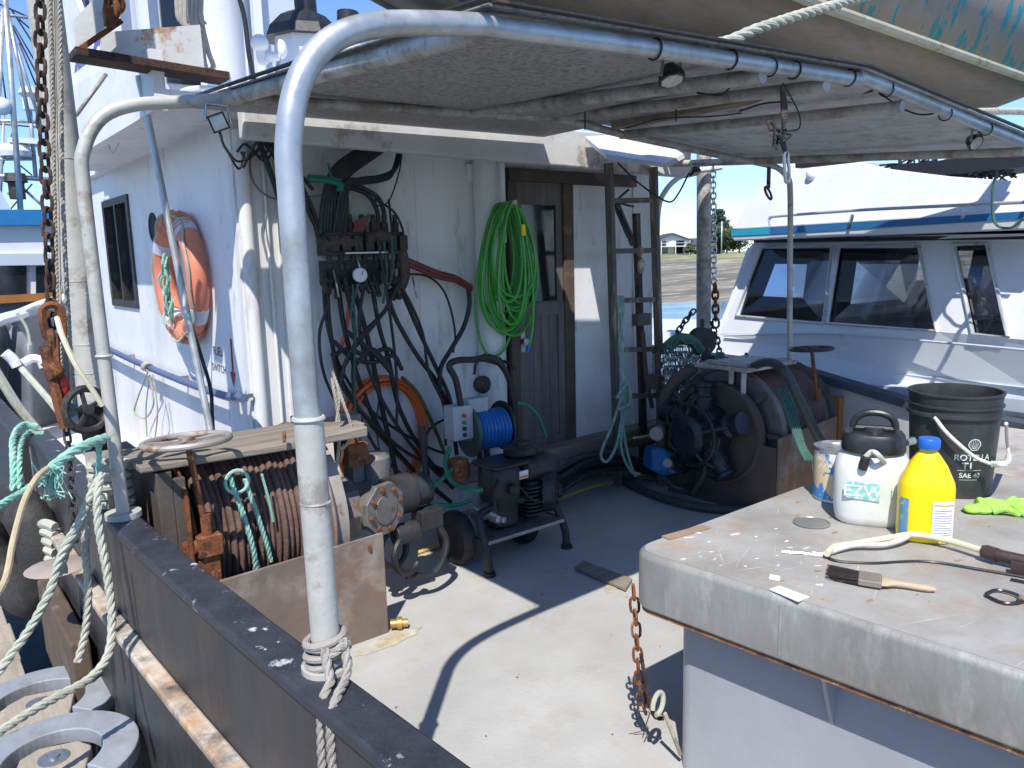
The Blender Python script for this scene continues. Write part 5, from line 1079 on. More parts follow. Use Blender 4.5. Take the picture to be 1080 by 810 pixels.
# ================================================================== DECK BOX (hatch)
hb2 = thing('deck_box', 'large grey deck box with an overhanging worn metal lid', 'deck box', (2.8, .6, 0))
def rpoly(x0, y0, x1, y1, r, n=7):
    o = []
    for cx, cy, a0 in ((x1-r, y1-r, 0), (x0+r, y1-r, 90), (x0+r, y0+r, 180), (x1-r, y0+r, 270)):
        for k in range(n+1): a = R_(a0+90*k/n); o.append((cx+math.cos(a)*r, cy+math.sin(a)*r))
    return o
HX, HY, HZ = 1.655, 1.545, .72
def shx(v): v.x += .085*(HY-v.y) if v.x < 2.2 else 0; return v
def rlayer(x0, y0, x1, y1, r, prof):   # prof: (inset, z)
    s = MB(); n0 = None
    for ins, z in prof:
        p = rpoly(x0+ins, y0+ins, x1-ins, y1-ins, max(.01, r-ins), 8); n0 = len(p); s.v += [V((a, b, z)) for a, b in p]
    for i in range(len(prof)-1):
        for k in range(n0): k2 = (k+1) % n0; s.face([i*n0+k, i*n0+k2, (i+1)*n0+k2, (i+1)*n0+k], True)
    return s, n0, len(prof)
s, n0, m_ = rlayer(HX, -1.4, 3.30, HY, .085, [(.03, .545), (.006, .545), (0, .552), (0, .700), (.003, .709), (.009, .716), (.018, .720)]); [shx(v) for v in s.v]
s.face(list(range(n0))[::-1]); s.build('lid_edge', lipm, hb2)
s = MB(); p = rpoly(HX+.017, -1.38, 3.28, HY-.017, .07, 8); s.prism([(a, b, HZ-.004) for a, b in p], (0, 0, .0055)); [shx(v) for v in s.v]; s.build('lid_top', hatm, hb2)
s, n0, m_ = rlayer(HX, -1.4, 3.30, HY, .085, [(.014, .545), (.009, .541), (.009, .531), (.03, .530)]); [shx(v) for v in s.v]; s.build('rust_seam', rustline, hb2)
s, n0, m_ = rlayer(HX+.10, -1.3, 3.2, HY-.10, .06, [(0, 0), (0, .56)]); [shx(v) for v in s.v]; s.build('coaming', combm, hb2)
s = MB()
for y, x in ((.95, HX+.151), (-.2, HX+.25)): s.prism([(x, y, .50), (x-.06, y, .53), (x, y, .36)], (0, .012, 0))
s.build('gusset', combm, hb2)
s = MB(); s.cyl((HX+.085*.495+.001, 1.05, .56), (HX+.085*.495, 1.05, .70), .003, 6)
s.build('weld', lipm, hb2)
s = MB(); a = P(702, 568, z=HZ+.003); b = P(745, 556, z=HZ+.003); s.bar(a, b, .035, .008); s.build('rust_patch', mat('rusty_strip', (.30, .21, .14), .8, var=.2, bump=.3), hb2)
# flat paint splashes on the lid
ps = thing('paint_splashes', 'white dried paint drips scattered over the left part of the lid', 'paint', P(780, 600, z=HZ))
random.seed(31)
s = MB()
for k in range(30):
    px, py = random.gauss(790, 60), random.gauss(585, 26)
    if py > 655 or px < 695 or px > 960: continue
    if (py-588) > (px-700)*.36 or (py-560) < -(px-690)*.28: continue
    c = P(px, py, z=HZ+.0022); n = 9; r = random.choice((.0015, .002, .003, .003, .005, .007)); st_ = random.uniform(1, 5.); th = random.uniform(-.9, .4)
    pts = []
    for i in range(n):
        a = 2*math.pi*i/n; rr = r*random.uniform(.55, 1.2); u = math.cos(a)*rr*st_; v = math.sin(a)*rr
        pts.append(c+V((u*math.cos(th)-v*math.sin(th), u*math.sin(th)+v*math.cos(th), 0)))
    s.prism(pts, (0, 0, .0012))
s.build('splash', splat, ps)
ps['kind'] = 'stuff'
s = MB(); s.prism([P(811, 622, z=HZ+.003), P(842, 635, z=HZ+.003), P(854, 630, z=HZ+.003), P(822, 618, z=HZ+.003)], (0, 0, .0015)); s.build('paper_tag', labelw, **T('small blank white paper tag lying near the lid edge', 'tag'))
s = MB(); s.prism([P(811, 611, z=HZ+.003), P(822, 613, z=HZ+.003), P(823, 608, z=HZ+.003), P(812, 606, z=HZ+.003)], (0, 0, .0015)); s.build('paper_scrap', labelw, **T('tiny white paper scrap behind the paper tag', 'scrap'))
s = MB(); c = P(856, 552, z=HZ+.002); s.lathe([(.001, 0), (.055, 0), (.058, .004), (.052, .006), (.049, .003), (.001, .003)], c, seg=32); s.build('can_lid', mat('tin_lid', (.34, .33, .30), .4, .6, var=.2, bump=.1), **T('flat round tin lid lying left of the white spray tank', 'lid'))

# ---- paint can
c = P(886, 528, z=HZ); c = c+(_F0*.03); ca = thing('paint_can', 'small metal paint can with a dripped blue and cream label', 'can', c)
MB().lathe([(.078, 0), (.082, .004), (.080, .010), (.080, .012)], c, seg=36).lathe([(.080, .178), (.083, .184), (.083, .192), (.076, .194), (.074, .186), (.001, .18)], c, seg=36).build('rim', steel, ca)
MB().lathe([(.0795, .012), (.0795, .178)], c, seg=36).build('label', canl, ca)
MB().torus(c+V((0, 0, .12)), (.9, .5, .1), .085, .002, 20, 5, a0=2.2, a1=5.2, u=(0, 0, 1)).build('bail', steel, ca)
# ---- white spray tank
c = P(934, 560, z=HZ)+_F0*.11; tk = thing('spray_tank', 'white plastic pump spray tank with a black lid and pale hose', 'spray tank', c)
TR = Matrix.Rotation(R_(-62), 3, 'Z')
def sq(prof, c, ex, seg=40, sx=1, sy=.82, M=TR):
    s = MB(); b = 0
    for r, z in prof:
        for k in range(seg):
            a = 2*math.pi*k/seg; ca_, sa = math.cos(a), math.sin(a); rr = r/((abs(ca_)**ex+abs(sa)**ex)**(1/ex))
            s.v.append(V(c)+M@V((rr*ca_*sx, rr*sa*sy, z)))
    for i in range(len(prof)-1):
        for k in range(seg): k2 = (k+1) % seg; s.face([i*seg+k, i*seg+k2, (i+1)*seg+k2, (i+1)*seg+k], True)
    s.face(list(range(seg))[::-1]); s.face([(len(prof)-1)*seg+k for k in range(seg)]); return s
s = sq([(.080, .012), (.094, .0), (.106, .012), (.110, .03), (.114, .07), (.1155, .12), (.1155, .17), (.110, .20), (.099, .222), (.084, .232), (.078, .24)], c, 3.4)
s.build('tank', plasticw, tk)
s = sq([(.078, .236), (.094, .238), (.096, .245), (.092, .285), (.086, .295), (.03, .298)], c, 2.6, sx=1, sy=.92); s.build('lid', blackp, tk)
s = MB(); tx = TR@V((1, 0, 0)); s.torus(c+V((0, 0, .305)), TR@V((0, 1, 0)), .058, .011, 26, 8, a0=0, a1=math.pi, u=tx, ry=-.055 if 0 else .055)
pts = [c+tx*(.062*math.cos(a))+V((0, 0, .305+.052*abs(math.sin(a))**.7*(1 if math.sin(a) > 0 else 0))) for a in [math.pi*i/14 for i in range(15)]]
s = MB(); s.tube(pts, .0115, 10, False); s.tube([c-tx*.062+V((0, 0, .306)), c+tx*.062+V((0, 0, .306))], .010, 8, False); s.lathe([(.035, .29), (.03, .31)], c, seg=16); s.build('pump_handle', blackp, tk)
vw = (V((CAM.x, CAM.y, 0))-V((c.x, c.y, 0))).normalized(); fn_ = TR@V((0, -1, 0)); fx = TR@V((1, 0, 0))
of = c+fn_*.0945
s = MB(); s.prism([of+fn_*.0025+fx*a+V((0, 0, z)) for a, z in ((-.075, .098), (.022, .090), (.022, .148), (-.075, .150))], fn_*.0008); s.build('label_print', tealp, tk)
text('EZW', 'lettering', plasticw, tk, of+fn_*.0036+fx*-.027+V((0, 0, .120)), fx, (0, 0, 1), .052, .001, bold=.02)
text('I', 'lettering', tealp, tk, of+fn_*.0030+fx*.058+V((0, 0, .122)), fx, (0, 0, 1), .05, .001)
s = MB(); q = c+fn_*.10-fx*.025+V((0, 0, .222)); s.lathe([(.013, -.03), (.015, -.02), (.015, .012), (.009, .016)], q, (0, -.2, 1), 12); s.build('hose_nut', blackp, tk)
s = MB(); s.tube([q+V((0, 0, .01)), q+V((.0, -.01, .03))+fx*.01, q+fx*.04-V((0, 0, -.02))+fn_*.015, P(942, 500, y=q.y-.04), P(956, 525, y=q.y-.08), P(965, 546, y=q.y-.12), P(961, 563, z=HZ+.03), P(935, 574, z=HZ+.02), P(900, 575, z=HZ+.02), P(872, 583, z=HZ+.012)], .0085, 9)
s.build('pale_hose', palehose, tk)
s = MB(); s.lathe([(.011, 0), (.013, .03), (.005, .036)], c+TR@V((.095, 0, .265)), (1, -.3, .1), 10); s.build('valve', steel, tk)
# ---- yellow bottle
c = P(982, 574, z=HZ)+_F0*.045; yb = thing('bottle', 'yellow plastic gallon bottle with a blue cap and white label', 'bottle', c)
YM = Matrix.Rotation(math.atan2(-(c.x), c.y)+.15, 3, 'Z')
s = sq([(.062, 0), (.074, .006), (.077, .02), (.077, .165), (.074, .185), (.052, .235), (.030, .268), (.024, .275), (.023, .292)], c, 3.0, sx=1, sy=.66, M=YM); s.build('body', yellow, yb)
MB().lathe([(.030, .285), (.031, .288), (.031, .310), (.028, .315), (.001, .315)], c, seg=26).build('cap', bluecap, yb)
s = MB(); s.grid(lambda u, v: c+YM@V((.012+.060*u, -(.0525*(1-abs((.012+.060*u)/.0775)**3.2)**.36)-.0012, .018+.118*v)), 14, 2); s.build('label', labelw, yb)
s = MB(); s.grid(lambda u, v: c+YM@V((-.073+.022*u, -(.0525*(1-abs((-.073+.022*u)/.0775)**3.2)**.36)-.0012, .022+.115*v)), 8, 2); s.build('side_label', labelb, yb)
s = MB()
for i in range(12):
    z = .024+i*.0075; x1 = .066 if i % 5 else .05
    s.grid(lambda u, v: c+YM@V((.018+(x1-.018)*u, -(.0525*(1-abs((.018+(x1-.018)*u)/.0775)**3.2)**.36)-.0018, z+.0022*v)), 8, 1)
s.build('fine_print', printk, yb)
s = MB(); s.grid(lambda u, v: c+YM@V((.014+.056*u, -(.0525*(1-abs((.014+.056*u)/.0775)**3.2)**.36)-.0019, .122+.004*v)), 10, 1); s.build('label_rule', mat('label_gold', (.6, .4, .05), .5, bump=0), yb)
# ---- black bucket
c = P(1023, 527, z=HZ)+_F0*.13; bk = thing('bucket', 'black oil bucket with a white wire-handle grip and small white lettering', 'bucket', c)
def br(z): return .131+.018*z/.365
MB().lathe([(.125, 0), (.131, .004), (br(.30), .285), (.156, .287), (.156, .298), (br(.3)+.002, .300), (br(.31)+.002, .318), (.155, .319), (.155, .325), (br(.33), .326), (.151, .360), (.155, .361), (.155, .368), (.146, .368), (.1445, .355), (.126, .012), (.001, .012)], c, seg=56).build('pail', buck, bk)
def bang(px): # azimuth on the bucket that faces pixel column px
    best = None
    for k in range(360):
        a = R_(k); q = c+V((math.cos(a)*.145, math.sin(a)*.145, .15)); v = q-CAM
        if (V((math.cos(a), math.sin(a), 0)).dot(v)) > 0: continue
        x = 540+FPX*v.dot(_R)/v.dot(_F)
        if best is None or abs(x-px) < best[0]: best = (abs(x-px), a)
    return best[1]
A0 = bang(1028)
def wrap_at(a0, z0, d=.0012):
    def f(x, y): zz = z0+y; r = br(zz)+d; a = a0+x/r; return c+V((math.cos(a)*r, math.sin(a)*r, zz))
    return f
text('ROTELLA', 'lettering', printw, bk, (0, 0, 0), (1, 0, 0), (0, 0, 1), .030, wrap=wrap_at(A0, .152), bold=.02)
text('T1', 'lettering', printw, bk, (0, 0, 0), (1, 0, 0), (0, 0, 1), .033, wrap=wrap_at(A0-.12, .122), bold=.03)
text('SAE 40', 'lettering', printw, bk, (0, 0, 0), (1, 0, 0), (0, 0, 1), .024, wrap=wrap_at(A0-.05, .088), bold=.02)
s = MB(); f = wrap_at(A0, .106, .0012)
for i in range(8): s.poly([f(-.048+.01*i, 0), f(-.038+.01*i, 0), f(-.038+.01*i, .0015), f(-.048+.01*i, .0015)])
f = wrap_at(A0, .072, .0012)
for i in range(6): s.poly([f(-.04+.01*i, 0), f(-.03+.01*i, 0), f(-.03+.01*i, .0012), f(-.04+.01*i, .0012)])
s.build('rule', printw, bk)
f = wrap_at(A0, .200, .0015); sh = []
for k in range(25):
    t = math.pi*(-.12+1.24*k/24); r = .0215*(1+.04*math.cos(7*(t-math.pi/2)*1.6)); sh.append((math.cos(t)*r, math.sin(t)*r*.95))
sh = [(-.008, -.021)]+[] if 0 else sh
out = [(x, y) for x, y in sh]+[(-.013, -.016), (-.009, -.021), (.009, -.021), (.013, -.016)]
s = MB(); n = len(out); b0 = len(s.v)
for x, y in out: s.v.append(f(x, y))
for x, y in out: s.v.append(f(x*.86, y*.86))
for i in range(n): j = (i+1) % n; s.face([i, j, n+j, n+i])
for k in range(7):
    t = math.pi*(.08+.84*k/6); x, y = math.cos(t)*.019, math.sin(t)*.018
    ex, ey = (x+.010*0, y); dx, dy = -math.sin(t)*.0007, math.cos(t)*.0007
    s.poly([f(.25*x-dx, -.015-dy+.0), f(.25*x+dx, -.015+dy), f(x+dx, y+dy), f(x-dx, y-dy)])
s.build('shell_emblem', printw, bk)
f = wrap_at(bang(978), .225, .0012); s = MB()
for i in range(9): s.poly([f(-.018, -.022+i*.0055), f(.018*(1 if i % 3 else .6), -.022+i*.0055), f(.018*(1 if i % 3 else .6), -.0205+i*.0055), f(-.018, -.0205+i*.0055)])
s.build('moulded_text', mat('moulded', (.07, .07, .07), .5, bump=0), bk)
h0 = P(985, 430, y=c.y-.13); aL = bang(985); hp0 = c+V((math.cos(aL)*.157, math.sin(aL)*.157, .292)); hp1 = c-V((math.cos(aL)*.157, math.sin(aL)*.157, -.292))
yy = 1.0
def hpt(px, z, rr): a = bang(px); return c+V((math.cos(a)*rr, math.sin(a)*rr, z))
hp0 = hpt(985, .292, .160)
mid = [hpt(996, .25, .168), hpt(1010, .205, .172), hpt(1024, .165, .178), hpt(1036, .142, .185), hpt(1046, .140, .195), P(1064, 480, y=c.y-.02), P(1062, 466, y=c.y+.0), hpt(1054, .26, .160)]
s = MB(); s.tube([hp0]+mid[:4], .0065, 8); s.tube(mid[3:], .0062, 8); s.tube([mid[3], mid[4], mid[5]], .011, 10)
s.build('handle', mat('handle_grip', (.62, .6, .55), .5, var=.1, bump=.05), bk)
s = MB(); s.lathe([(.014, 0), (.014, .012)], hp0-V((math.cos(aL), math.sin(aL), 0))*.01, (math.cos(aL), math.sin(aL), 0), 12); s.build('ear', buck, bk)
# ---- gloves
gv = []
for gi, (px, py, rot, lb) in enumerate(((1036, 540, .3, 'left lime green work glove lying at the foot of the bucket'), (1056, 536, -.5, 'right lime green work glove lying at the foot of the bucket'))):
    c2 = P(px, py, z=HZ+.002); M = Matrix.Rotation(rot-.9, 3, 'Z'); s = MB()
    s.sphere(c2+V((0, 0, .012)), .042, 16, (1, .85, .36)); s.sphere(c2+M@V((-.035, 0, .014)), .032, 14, (1.1, .9, .45))
    for k in range(5):
        a = (k-1.6)*.30; l = (.07, .085, .09, .08, .06)[k] if k < 4 else .06
        if k == 4: a = 1.25
        b0 = c2+M@V((.015, .018*(k-1.6) if k < 4 else .02, .012)); d = M@V((math.cos(a), math.sin(a), 0))
        s.tube([b0, b0+d*l*.5+V((0, 0, .012)), b0+d*l+V((0, 0, -.003))], lambda t: .0125-.003*t, 9)
        s.sphere(b0+d*l+V((0, 0, -.003)), .0095, 10)
    s.build('work_glove', glovem, **T(lb, 'glove', 'pair of lime green work gloves'))
# ---- brush, spray wand, wire, hand tool
bq = thing('paint_brush', 'worn flat paint brush with dark bristles and a wooden handle', 'brush', P(925, 612, z=HZ))
a = P(905, 609, z=HZ+.016); b = P(987, 622, z=HZ+.012); d = (b-a).normalized(); sd_ = V((-d.y, d.x, 0)); tip = P(874, 603, z=HZ+.006)
ax0 = P(930, 613, z=HZ+.016)
s = MB(); random.seed(4)
for k in range(150):
    u = random.uniform(-1, 1); w2 = random.uniform(-1, 1); r0 = a+sd_*.030*u+V((0, 0, .007*w2)); e = tip+sd_*.042*u*random.uniform(.85, 1.15)+V((0, 0, .006*w2))-d*random.uniform(-.008, .008); s.tube([r0, r0.lerp(e, .5), e], lambda t: .0014*(1-.6*t), 4, False, cap=False)
s.build('bristles', bristle, bq)
s = MB(); s.prism([a-sd_*.033-V((0, 0, .009)), a+sd_*.033-V((0, 0, .009)), a+sd_*.033+V((0, 0, .009)), a-sd_*.033+V((0, 0, .009))], (ax0-a)); s.build('ferrule', mat('old_ferrule', (.30, .25, .2), .5, .4, var=.25, bump=.2), bq, bevel=.004)
s = MB(); n = 12; sec = []
prof = [(.031, .008), (.026, .0085), (.014, .009), (.010, .0085), (.0085, .008), (.009, .008), (.010, .0085), (.0105, .0085), (.009, .008), (.004, .004)]
for i, (ww, hh) in enumerate(prof):
    q = ax0+(b-ax0)*(i/(len(prof)-1))
    for k in range(n): t = 2*math.pi*k/n; s.v.append(q+sd_*math.cos(t)*ww+V((0, 0, math.sin(t)*hh)))
for i in range(len(prof)-1):
    for k in range(n): k2 = (k+1) % n; s.face([i*n+k, i*n+k2, (i+1)*n+k2, (i+1)*n+k], True)
s.face(list(range(n))); s.face([(len(prof)-1)*n+k for k in range(n)]); s.build('handle', handle, bq)
wd = thing('spray_wand', 'cream hose spray wand with a black grip lying across the lid', 'spray wand', P(980, 575, z=HZ))
s = MB(); s.tube([P(872, 584, z=HZ+.02), P(880, 577, z=HZ+.02), P(905, 573, z=HZ+.02), P(940, 567, z=HZ+.025), P(965, 564, z=HZ+.03), P(1000, 570, z=HZ+.03), P(1040, 582, z=HZ+.03)], .0095, 10); s.build('hose', tanh, wd)
s = MB(); s.tube([P(1036, 581, z=HZ+.03), P(1055, 586, z=HZ+.03), P(1100, 596, z=HZ+.03)], .017, 12); s.lathe([(.021, 0), (.021, .03)], P(1040, 582, z=HZ+.03), P(1060, 588, z=HZ+.03)-P(1040, 582, z=HZ+.03), 8); s.bar(P(1066, 598, z=HZ+.02), P(1100, 604, z=HZ+.02), .02, .03); s.build('grip', mat('brown_grip', (.06, .035, .03), .5, var=.3, bump=.2), wd)
s = MB(); s.tube([P(873, 583, z=HZ+.012), P(874, 588, z=HZ+.008), P(885, 592, z=HZ+.005), P(920, 594, z=HZ+.005), P(975, 592, z=HZ+.005), P(1030, 600, z=HZ+.006), P(1100, 612, z=HZ+.006)], .004, 7); s.build('lance', blackp, wd)
s = MB(); s.tube([P(825, 582, z=HZ+.006), P(840, 583, z=HZ+.006), P(870, 584, z=HZ+.010)], .004, 7); s.tube([P(848, 584, z=HZ+.006), P(868, 586, z=HZ+.007)], .006, 7); s.build('nozzle', chrome, wd)
sn = thing('scraper', 'black framed hand scraper at the right edge of the lid', 'scraper', P(1060, 630, z=HZ))
s = MB(); s.tube([P(1040, 626, z=HZ+.008), P(1052, 622, z=HZ+.01), P(1072, 627, z=HZ+.01), P(1078, 634, z=HZ+.01), P(1060, 636, z=HZ+.008), P(1042, 629, z=HZ+.008), P(1040, 626, z=HZ+.008)], .004, 6, n=3); s.build('frame', blackp, sn)
s = MB(); s.tube([P(1076, 631, z=HZ+.01), P(1105, 640, z=HZ+.014)], .010, 10, False); s.build('handle', handle, sn)
s = MB(); s.bar(P(1066, 611, z=HZ+.006), P(1100, 618, z=HZ+.006), .008, .006); s.build('rod', blackp, **T('thin dark rod at the right edge of the lid behind the scraper', 'rod'))
# rusty chain hanging from the lid corner, with a shackle
s = MB(); s.chain([P(668, 618, y=1.62), P(670, 650, y=1.60), P(673, 700, y=1.58), P(676, 735, y=1.58), P(681, 752, y=1.58)], .05, .028, .0048); s.build('rusty_chain', rust, **T('thin rusty chain hanging at the lid corner of the deck box', 'chain'))
s = MB(); s.rope([P(676, 690, y=1.55), P(684, 735, y=1.53), P(690, 755, y=1.52), P(700, 758, y=1.5)], .007)
for k in range(8): q = P(680+random.uniform(-4, 6), 742+random.uniform(-12, 12), y=1.54); s.tube([q, q+V((random.uniform(-.05, .03), random.uniform(-.02, .02), random.uniform(-.04, .03)))], .002, 5, False)
s.build('frayed_wire', drust, **T('frayed rusty wire tangled at the foot of the rusty chain', 'wire'))
s = MB(); s.torus(P(694, 742, y=1.48), (0, -1, .3), .035, .008, 20, 8, a0=.3, a1=5.6, ry=.02); s.build('shackle', ropew, **T('white painted shackle at the corner of the deck box base', 'shackle'))
s = MB(); s.bar(P(701, 752, y=1.46), P(718, 796, y=1.43), .012, .006, (0, 1, 0)); s.build('cable_strap', rubm, **T('narrow strap hanging from the white shackle to the deck', 'strap'))
random.seed(77); dbm = mat('debris', (.2, .13, .07), .9, bump=0)
s = MB()
for k in range(22):
    q = V((random.uniform(.9, 2.6), random.uniform(1.2, 3.0), .001)); r = random.uniform(.001, .005)
    s.prism([q+V((math.cos(a)*r*random.uniform(.5, 1.6), math.sin(a)*r*random.uniform(.5, 1.6), 0)) for a in (0, 1.1, 2.4, 3.6, 5)], (0, 0, .003))
s.build('debris', dbm, **dict(kind='stuff', label='specks of rust and dirt scattered on the sunlit deck', category='debris'))
stn = mat('rust_stain', (.40, .33, .20), .8, var=.2, scale=14, c2=(.43, .42, .39), amt=.5, pscale=16, edge=.1, bump=.1)
def stain(c, rx, ry, rot, n=26, z=.0015, m=stn, nm='rust_stain', lb=None, cat='stain'):
    s = MB(); M = Matrix.Rotation(rot, 3, 'Z'); pts = []
    for i in range(n):
        a = 2*math.pi*i/n; k = 1+.35*noise.noise(V((math.cos(a)*2, math.sin(a)*2, c[0]*3)))+.25*noise.noise(V((math.cos(a)*5, math.sin(a)*5, c[1])))
        pts.append(V((c[0], c[1], z))+M@V((math.cos(a)*rx*k, math.sin(a)*ry*k, 0)))
    s.prism(pts, (0, 0, .0012)); return s.build(nm, m, **dict(kind='stuff', label=lb, category=cat))
stain((1.50, 2.76, 0), .17, .045, .1, lb='yellow brown rust stain on the deck at the foot of the brown plate')
stain((2.60, 2.52, 0), .09, .03, .5, lb='yellow brown rust stain on the deck beside the loose board')
random.seed(41); s = MB()
for k in range(60):
    c2 = V((random.uniform(1.75, 2.6), random.uniform(.3, 1.45), HZ+.0019)); a = random.uniform(-.5, .9); l = random.uniform(.01, .09); w2 = random.uniform(.0006, .0018)
    d = V((math.cos(a), math.sin(a), 0))*l; n_ = V((-math.sin(a), math.cos(a), 0))*w2
    s.poly([c2-d, c2+n_, c2+d, c2-n_])
s.build('scratches', mat('scratch', (.50, .48, .44), .5, bump=0), **dict(kind='stuff', label='fine pale scratches scored across the lid', category='scratches'))
random.seed(43); s = MB()
for k in range(26):
    c2 = V((random.uniform(1.75, 2.7), random.uniform(.3, 1.45), HZ+.0017)); r0 = random.uniform(.003, .014)
    s.poly([c2+V((math.cos(a)*r0*random.uniform(.5, 2.2), math.sin(a)*r0*random.uniform(.4, 1), 0)) for a in (0, .8, 1.6, 2.4, 3.2, 4, 4.8, 5.5)])
s.build('rust_spots', mat('rust_spot', (.27, .18, .11), .8, var=.2, bump=0), **dict(kind='stuff', label='small brown rust spots scattered on the lid', category='rust'))
# side bin and hoses on the starboard rail
sbn = MB(); sbn.box((3.75, .2, 0), (4.75, 1.62, .60)); sbn.build('side_bin', mat('bin_grey', (.42, .40, .37), .6, var=.1, c2=(.25, .19, .14), amt=.3, pscale=3, edge=.1, bump=.2), **T('low grey brown bin behind the black bucket at the far right', 'bin'), bevel=.01)
hp2 = thing('hose_heap', 'heap of pale hoses piled on the rail at the far right', 'hoses', (4.4, 1.5, .6))
random.seed(12)
for k in range(11):
    y0 = 428+k*6; x0 = 965+random.uniform(0, 15)
    yv = 1.95-.05*k
    MB().tube([P(x0, y0+random.uniform(-3, 3), y=yv), P(1000, y0-2+random.uniform(-4, 4), y=yv), P(1030, y0+4+random.uniform(-4, 4), y=yv), P(1060, y0+8+random.uniform(-3, 3), y=yv), P(1110, y0+14, y=yv)], random.choice((.012, .016, .02)), 9).build('hose', (palehose, galv_old, palehose, ropegr)[k % 4], hp2)
s = MB(); s.tube([P(985, 430, y=1.9), P(1010, 426, y=1.9), P(1030, 436, y=1.9), P(1048, 455, y=1.9), P(1055, 480, y=1.85)], .012, 8); s.bar(P(1040, 450, y=1.8), P(1075, 500, y=1.7), .02, .02); s.build('hose_loop', palehose, hp2)

# ================================================================== MOTOR CRUISER to starboard
rbp = V((5.98, 3.32, 0)); rbL = V((.186, .983, 0)).normalized(); rbN = V((-rbL.y, rbL.x, 0))   # rbN points to us
def B(px, py, o=0): return PN(px, py, rbp+rbN*o, rbN)
rb = thing('motor_cruiser', 'white cabin cruiser with a blue stripe and dark side windows moored alongside', 'boat', rbp+V((1.5, 1, WZ)))
def tilt(py):     # the cabin leans inwards above the sill and flares out below it
    return .05-.24*(350-py)/95 if py < 350 else .05+.23*(py-350)/50
def BP(pts, o=0): return [B(a, b, o+(tilt(b) if 249 < b < 402 and o < .1 else 0)) for a, b in pts]
In = -rbN
def pan(pts, name, m, o=0, th=.04, bev=0): s = MB(); s.prism(BP(pts, o), In*th); return s.build(name, m, rb, bevel=bev)
# cabin side built of a sill band, a head band and pillars round the window openings
T1, T2 = (798, 252), (1110, 246)
pan([(757, 352), (778, 333), (990, 350), (1110, 360), (1110, 425), (845, 398), (690, 372), (700, 350)], 'cabin_side', gel)
pan([(790, 262), (800, 250), (1110, 246), (1110, 259), (1042, 256), (1005, 256), (970, 259), (800, 262)], 'head_band', gel)
pan([(788, 262), (801, 262), (779, 333), (757, 352)], 'pillar', gel)
pan([(878, 260), (884, 260), (873, 342), (868, 341)], 'pillar', alu, .006)
pan([(970, 259), (1005, 256), (1025, 353), (988, 350)], 'pillar', gel)
pan([(1042, 256), (1110, 259), (1110, 361), (1064, 357)], 'pillar', gel)
def frame(q, w_=2.2, o=.012):
    s = MB(); p = BP(q, o)
    s.tube(p+[p[0]], .014, 8, False)
    return s.build('window_frame', alu, rb)
W1 = [(803, 261), (877, 260), (868, 341), (776, 333)]; W2 = [(885, 260), (969, 260), (987, 349), (873, 341)]; W3 = [(1006, 258), (1041, 257), (1063, 355), (1026, 352)]
for w3 in (W1, W2, W3):
    f = frame(w3); MB().prism(BP(w3, -.012), In*.006).build('pane', glassd, f)
# far side of the cabin with see-through windows, floor and seats
wd_ = 2.1
def far_(p, d=wd_): return [q+In*d for q in BP(p)]
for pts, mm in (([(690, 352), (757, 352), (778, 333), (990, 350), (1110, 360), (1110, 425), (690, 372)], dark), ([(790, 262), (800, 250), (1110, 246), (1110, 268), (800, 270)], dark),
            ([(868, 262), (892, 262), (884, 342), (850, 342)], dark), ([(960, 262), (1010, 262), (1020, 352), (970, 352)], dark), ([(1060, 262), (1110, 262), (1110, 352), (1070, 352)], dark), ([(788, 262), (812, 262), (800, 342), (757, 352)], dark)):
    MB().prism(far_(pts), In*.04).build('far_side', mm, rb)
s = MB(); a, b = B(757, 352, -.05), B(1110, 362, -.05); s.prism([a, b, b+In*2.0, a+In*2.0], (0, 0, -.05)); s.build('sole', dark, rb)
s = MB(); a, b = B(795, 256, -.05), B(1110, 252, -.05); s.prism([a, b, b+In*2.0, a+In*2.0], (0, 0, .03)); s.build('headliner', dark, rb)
s = MB()
for px in (960, 1030): q = B(px, 335, -.5); s.prism([q, q+rbL*.25, q+rbL*.25+V((0, 0, .28)), q+V((0, 0, .28))], In*.9)
s.build('seat', seatr, rb, bevel=.03)
s = MB(); q = B(845, 345, -.4); s.bar(q, B(868, 262, -.4), .06, .06); q = B(925, 345, -.6); s.bar(q, B(945, 262, -.6), .06, .06); s.torus(B(838, 320, -.7), (.5, .8, .3), .17, .015, 20, 6); s.build('cabin_fitting', dark, rb)
# windscreen side: front panels going across
p0, p1 = B(757, 352, .05), B(798, 255, -.19); s = MB(); s.prism([p0, p1, p1+In*wd_, p0+In*wd_], rbL*.02); s.build('windscreen', glassd, rb)
s = MB()
for k in (0, .5, 1): s.bar(p0+In*wd_*k, p1+In*wd_*k, .05, .04)
s.build('screen_bar', gel, rb)
# roof slab with stripe, fairing, rails
s = MB(); s.prism(BP([(771, 249), (1110, 228), (1110, 241), (774, 254)], .12), In*(wd_+.24)); s.build('cabin_roof', gel, rb, bevel=.01)
s = MB(); s.prism(BP([(772, 241.5), (812, 240), (812, 247), (771, 249)], .126), In*.02); s.build('stripe_front', gelt, rb)
s = MB(); s.prism(BP([(812, 240), (1110, 221), (1110, 229), (812, 247)], .126), In*.02); s.build('stripe', gelb, rb)
pts = [(772, 242), (790, 214), (815, 180), (838, 168), (895, 168), (935, 178), (1000, 186), (1110, 194), (1110, 222)]
fp = [B(a, b, .11-.24*(235-b)/70) for a, b in pts]
s = MB(); s.prism(fp, In*.04); s.prism([V((q.x, q.y, q.z))+In*(wd_-.1) for q in fp], In*.04); a, b = fp[0], fp[3]; s.prism([a, b, b+In*(wd_-.1), a+In*(wd_+.1)], rbL*-.04); s.build('flybridge_fairing', gel, rb, bevel=.01)
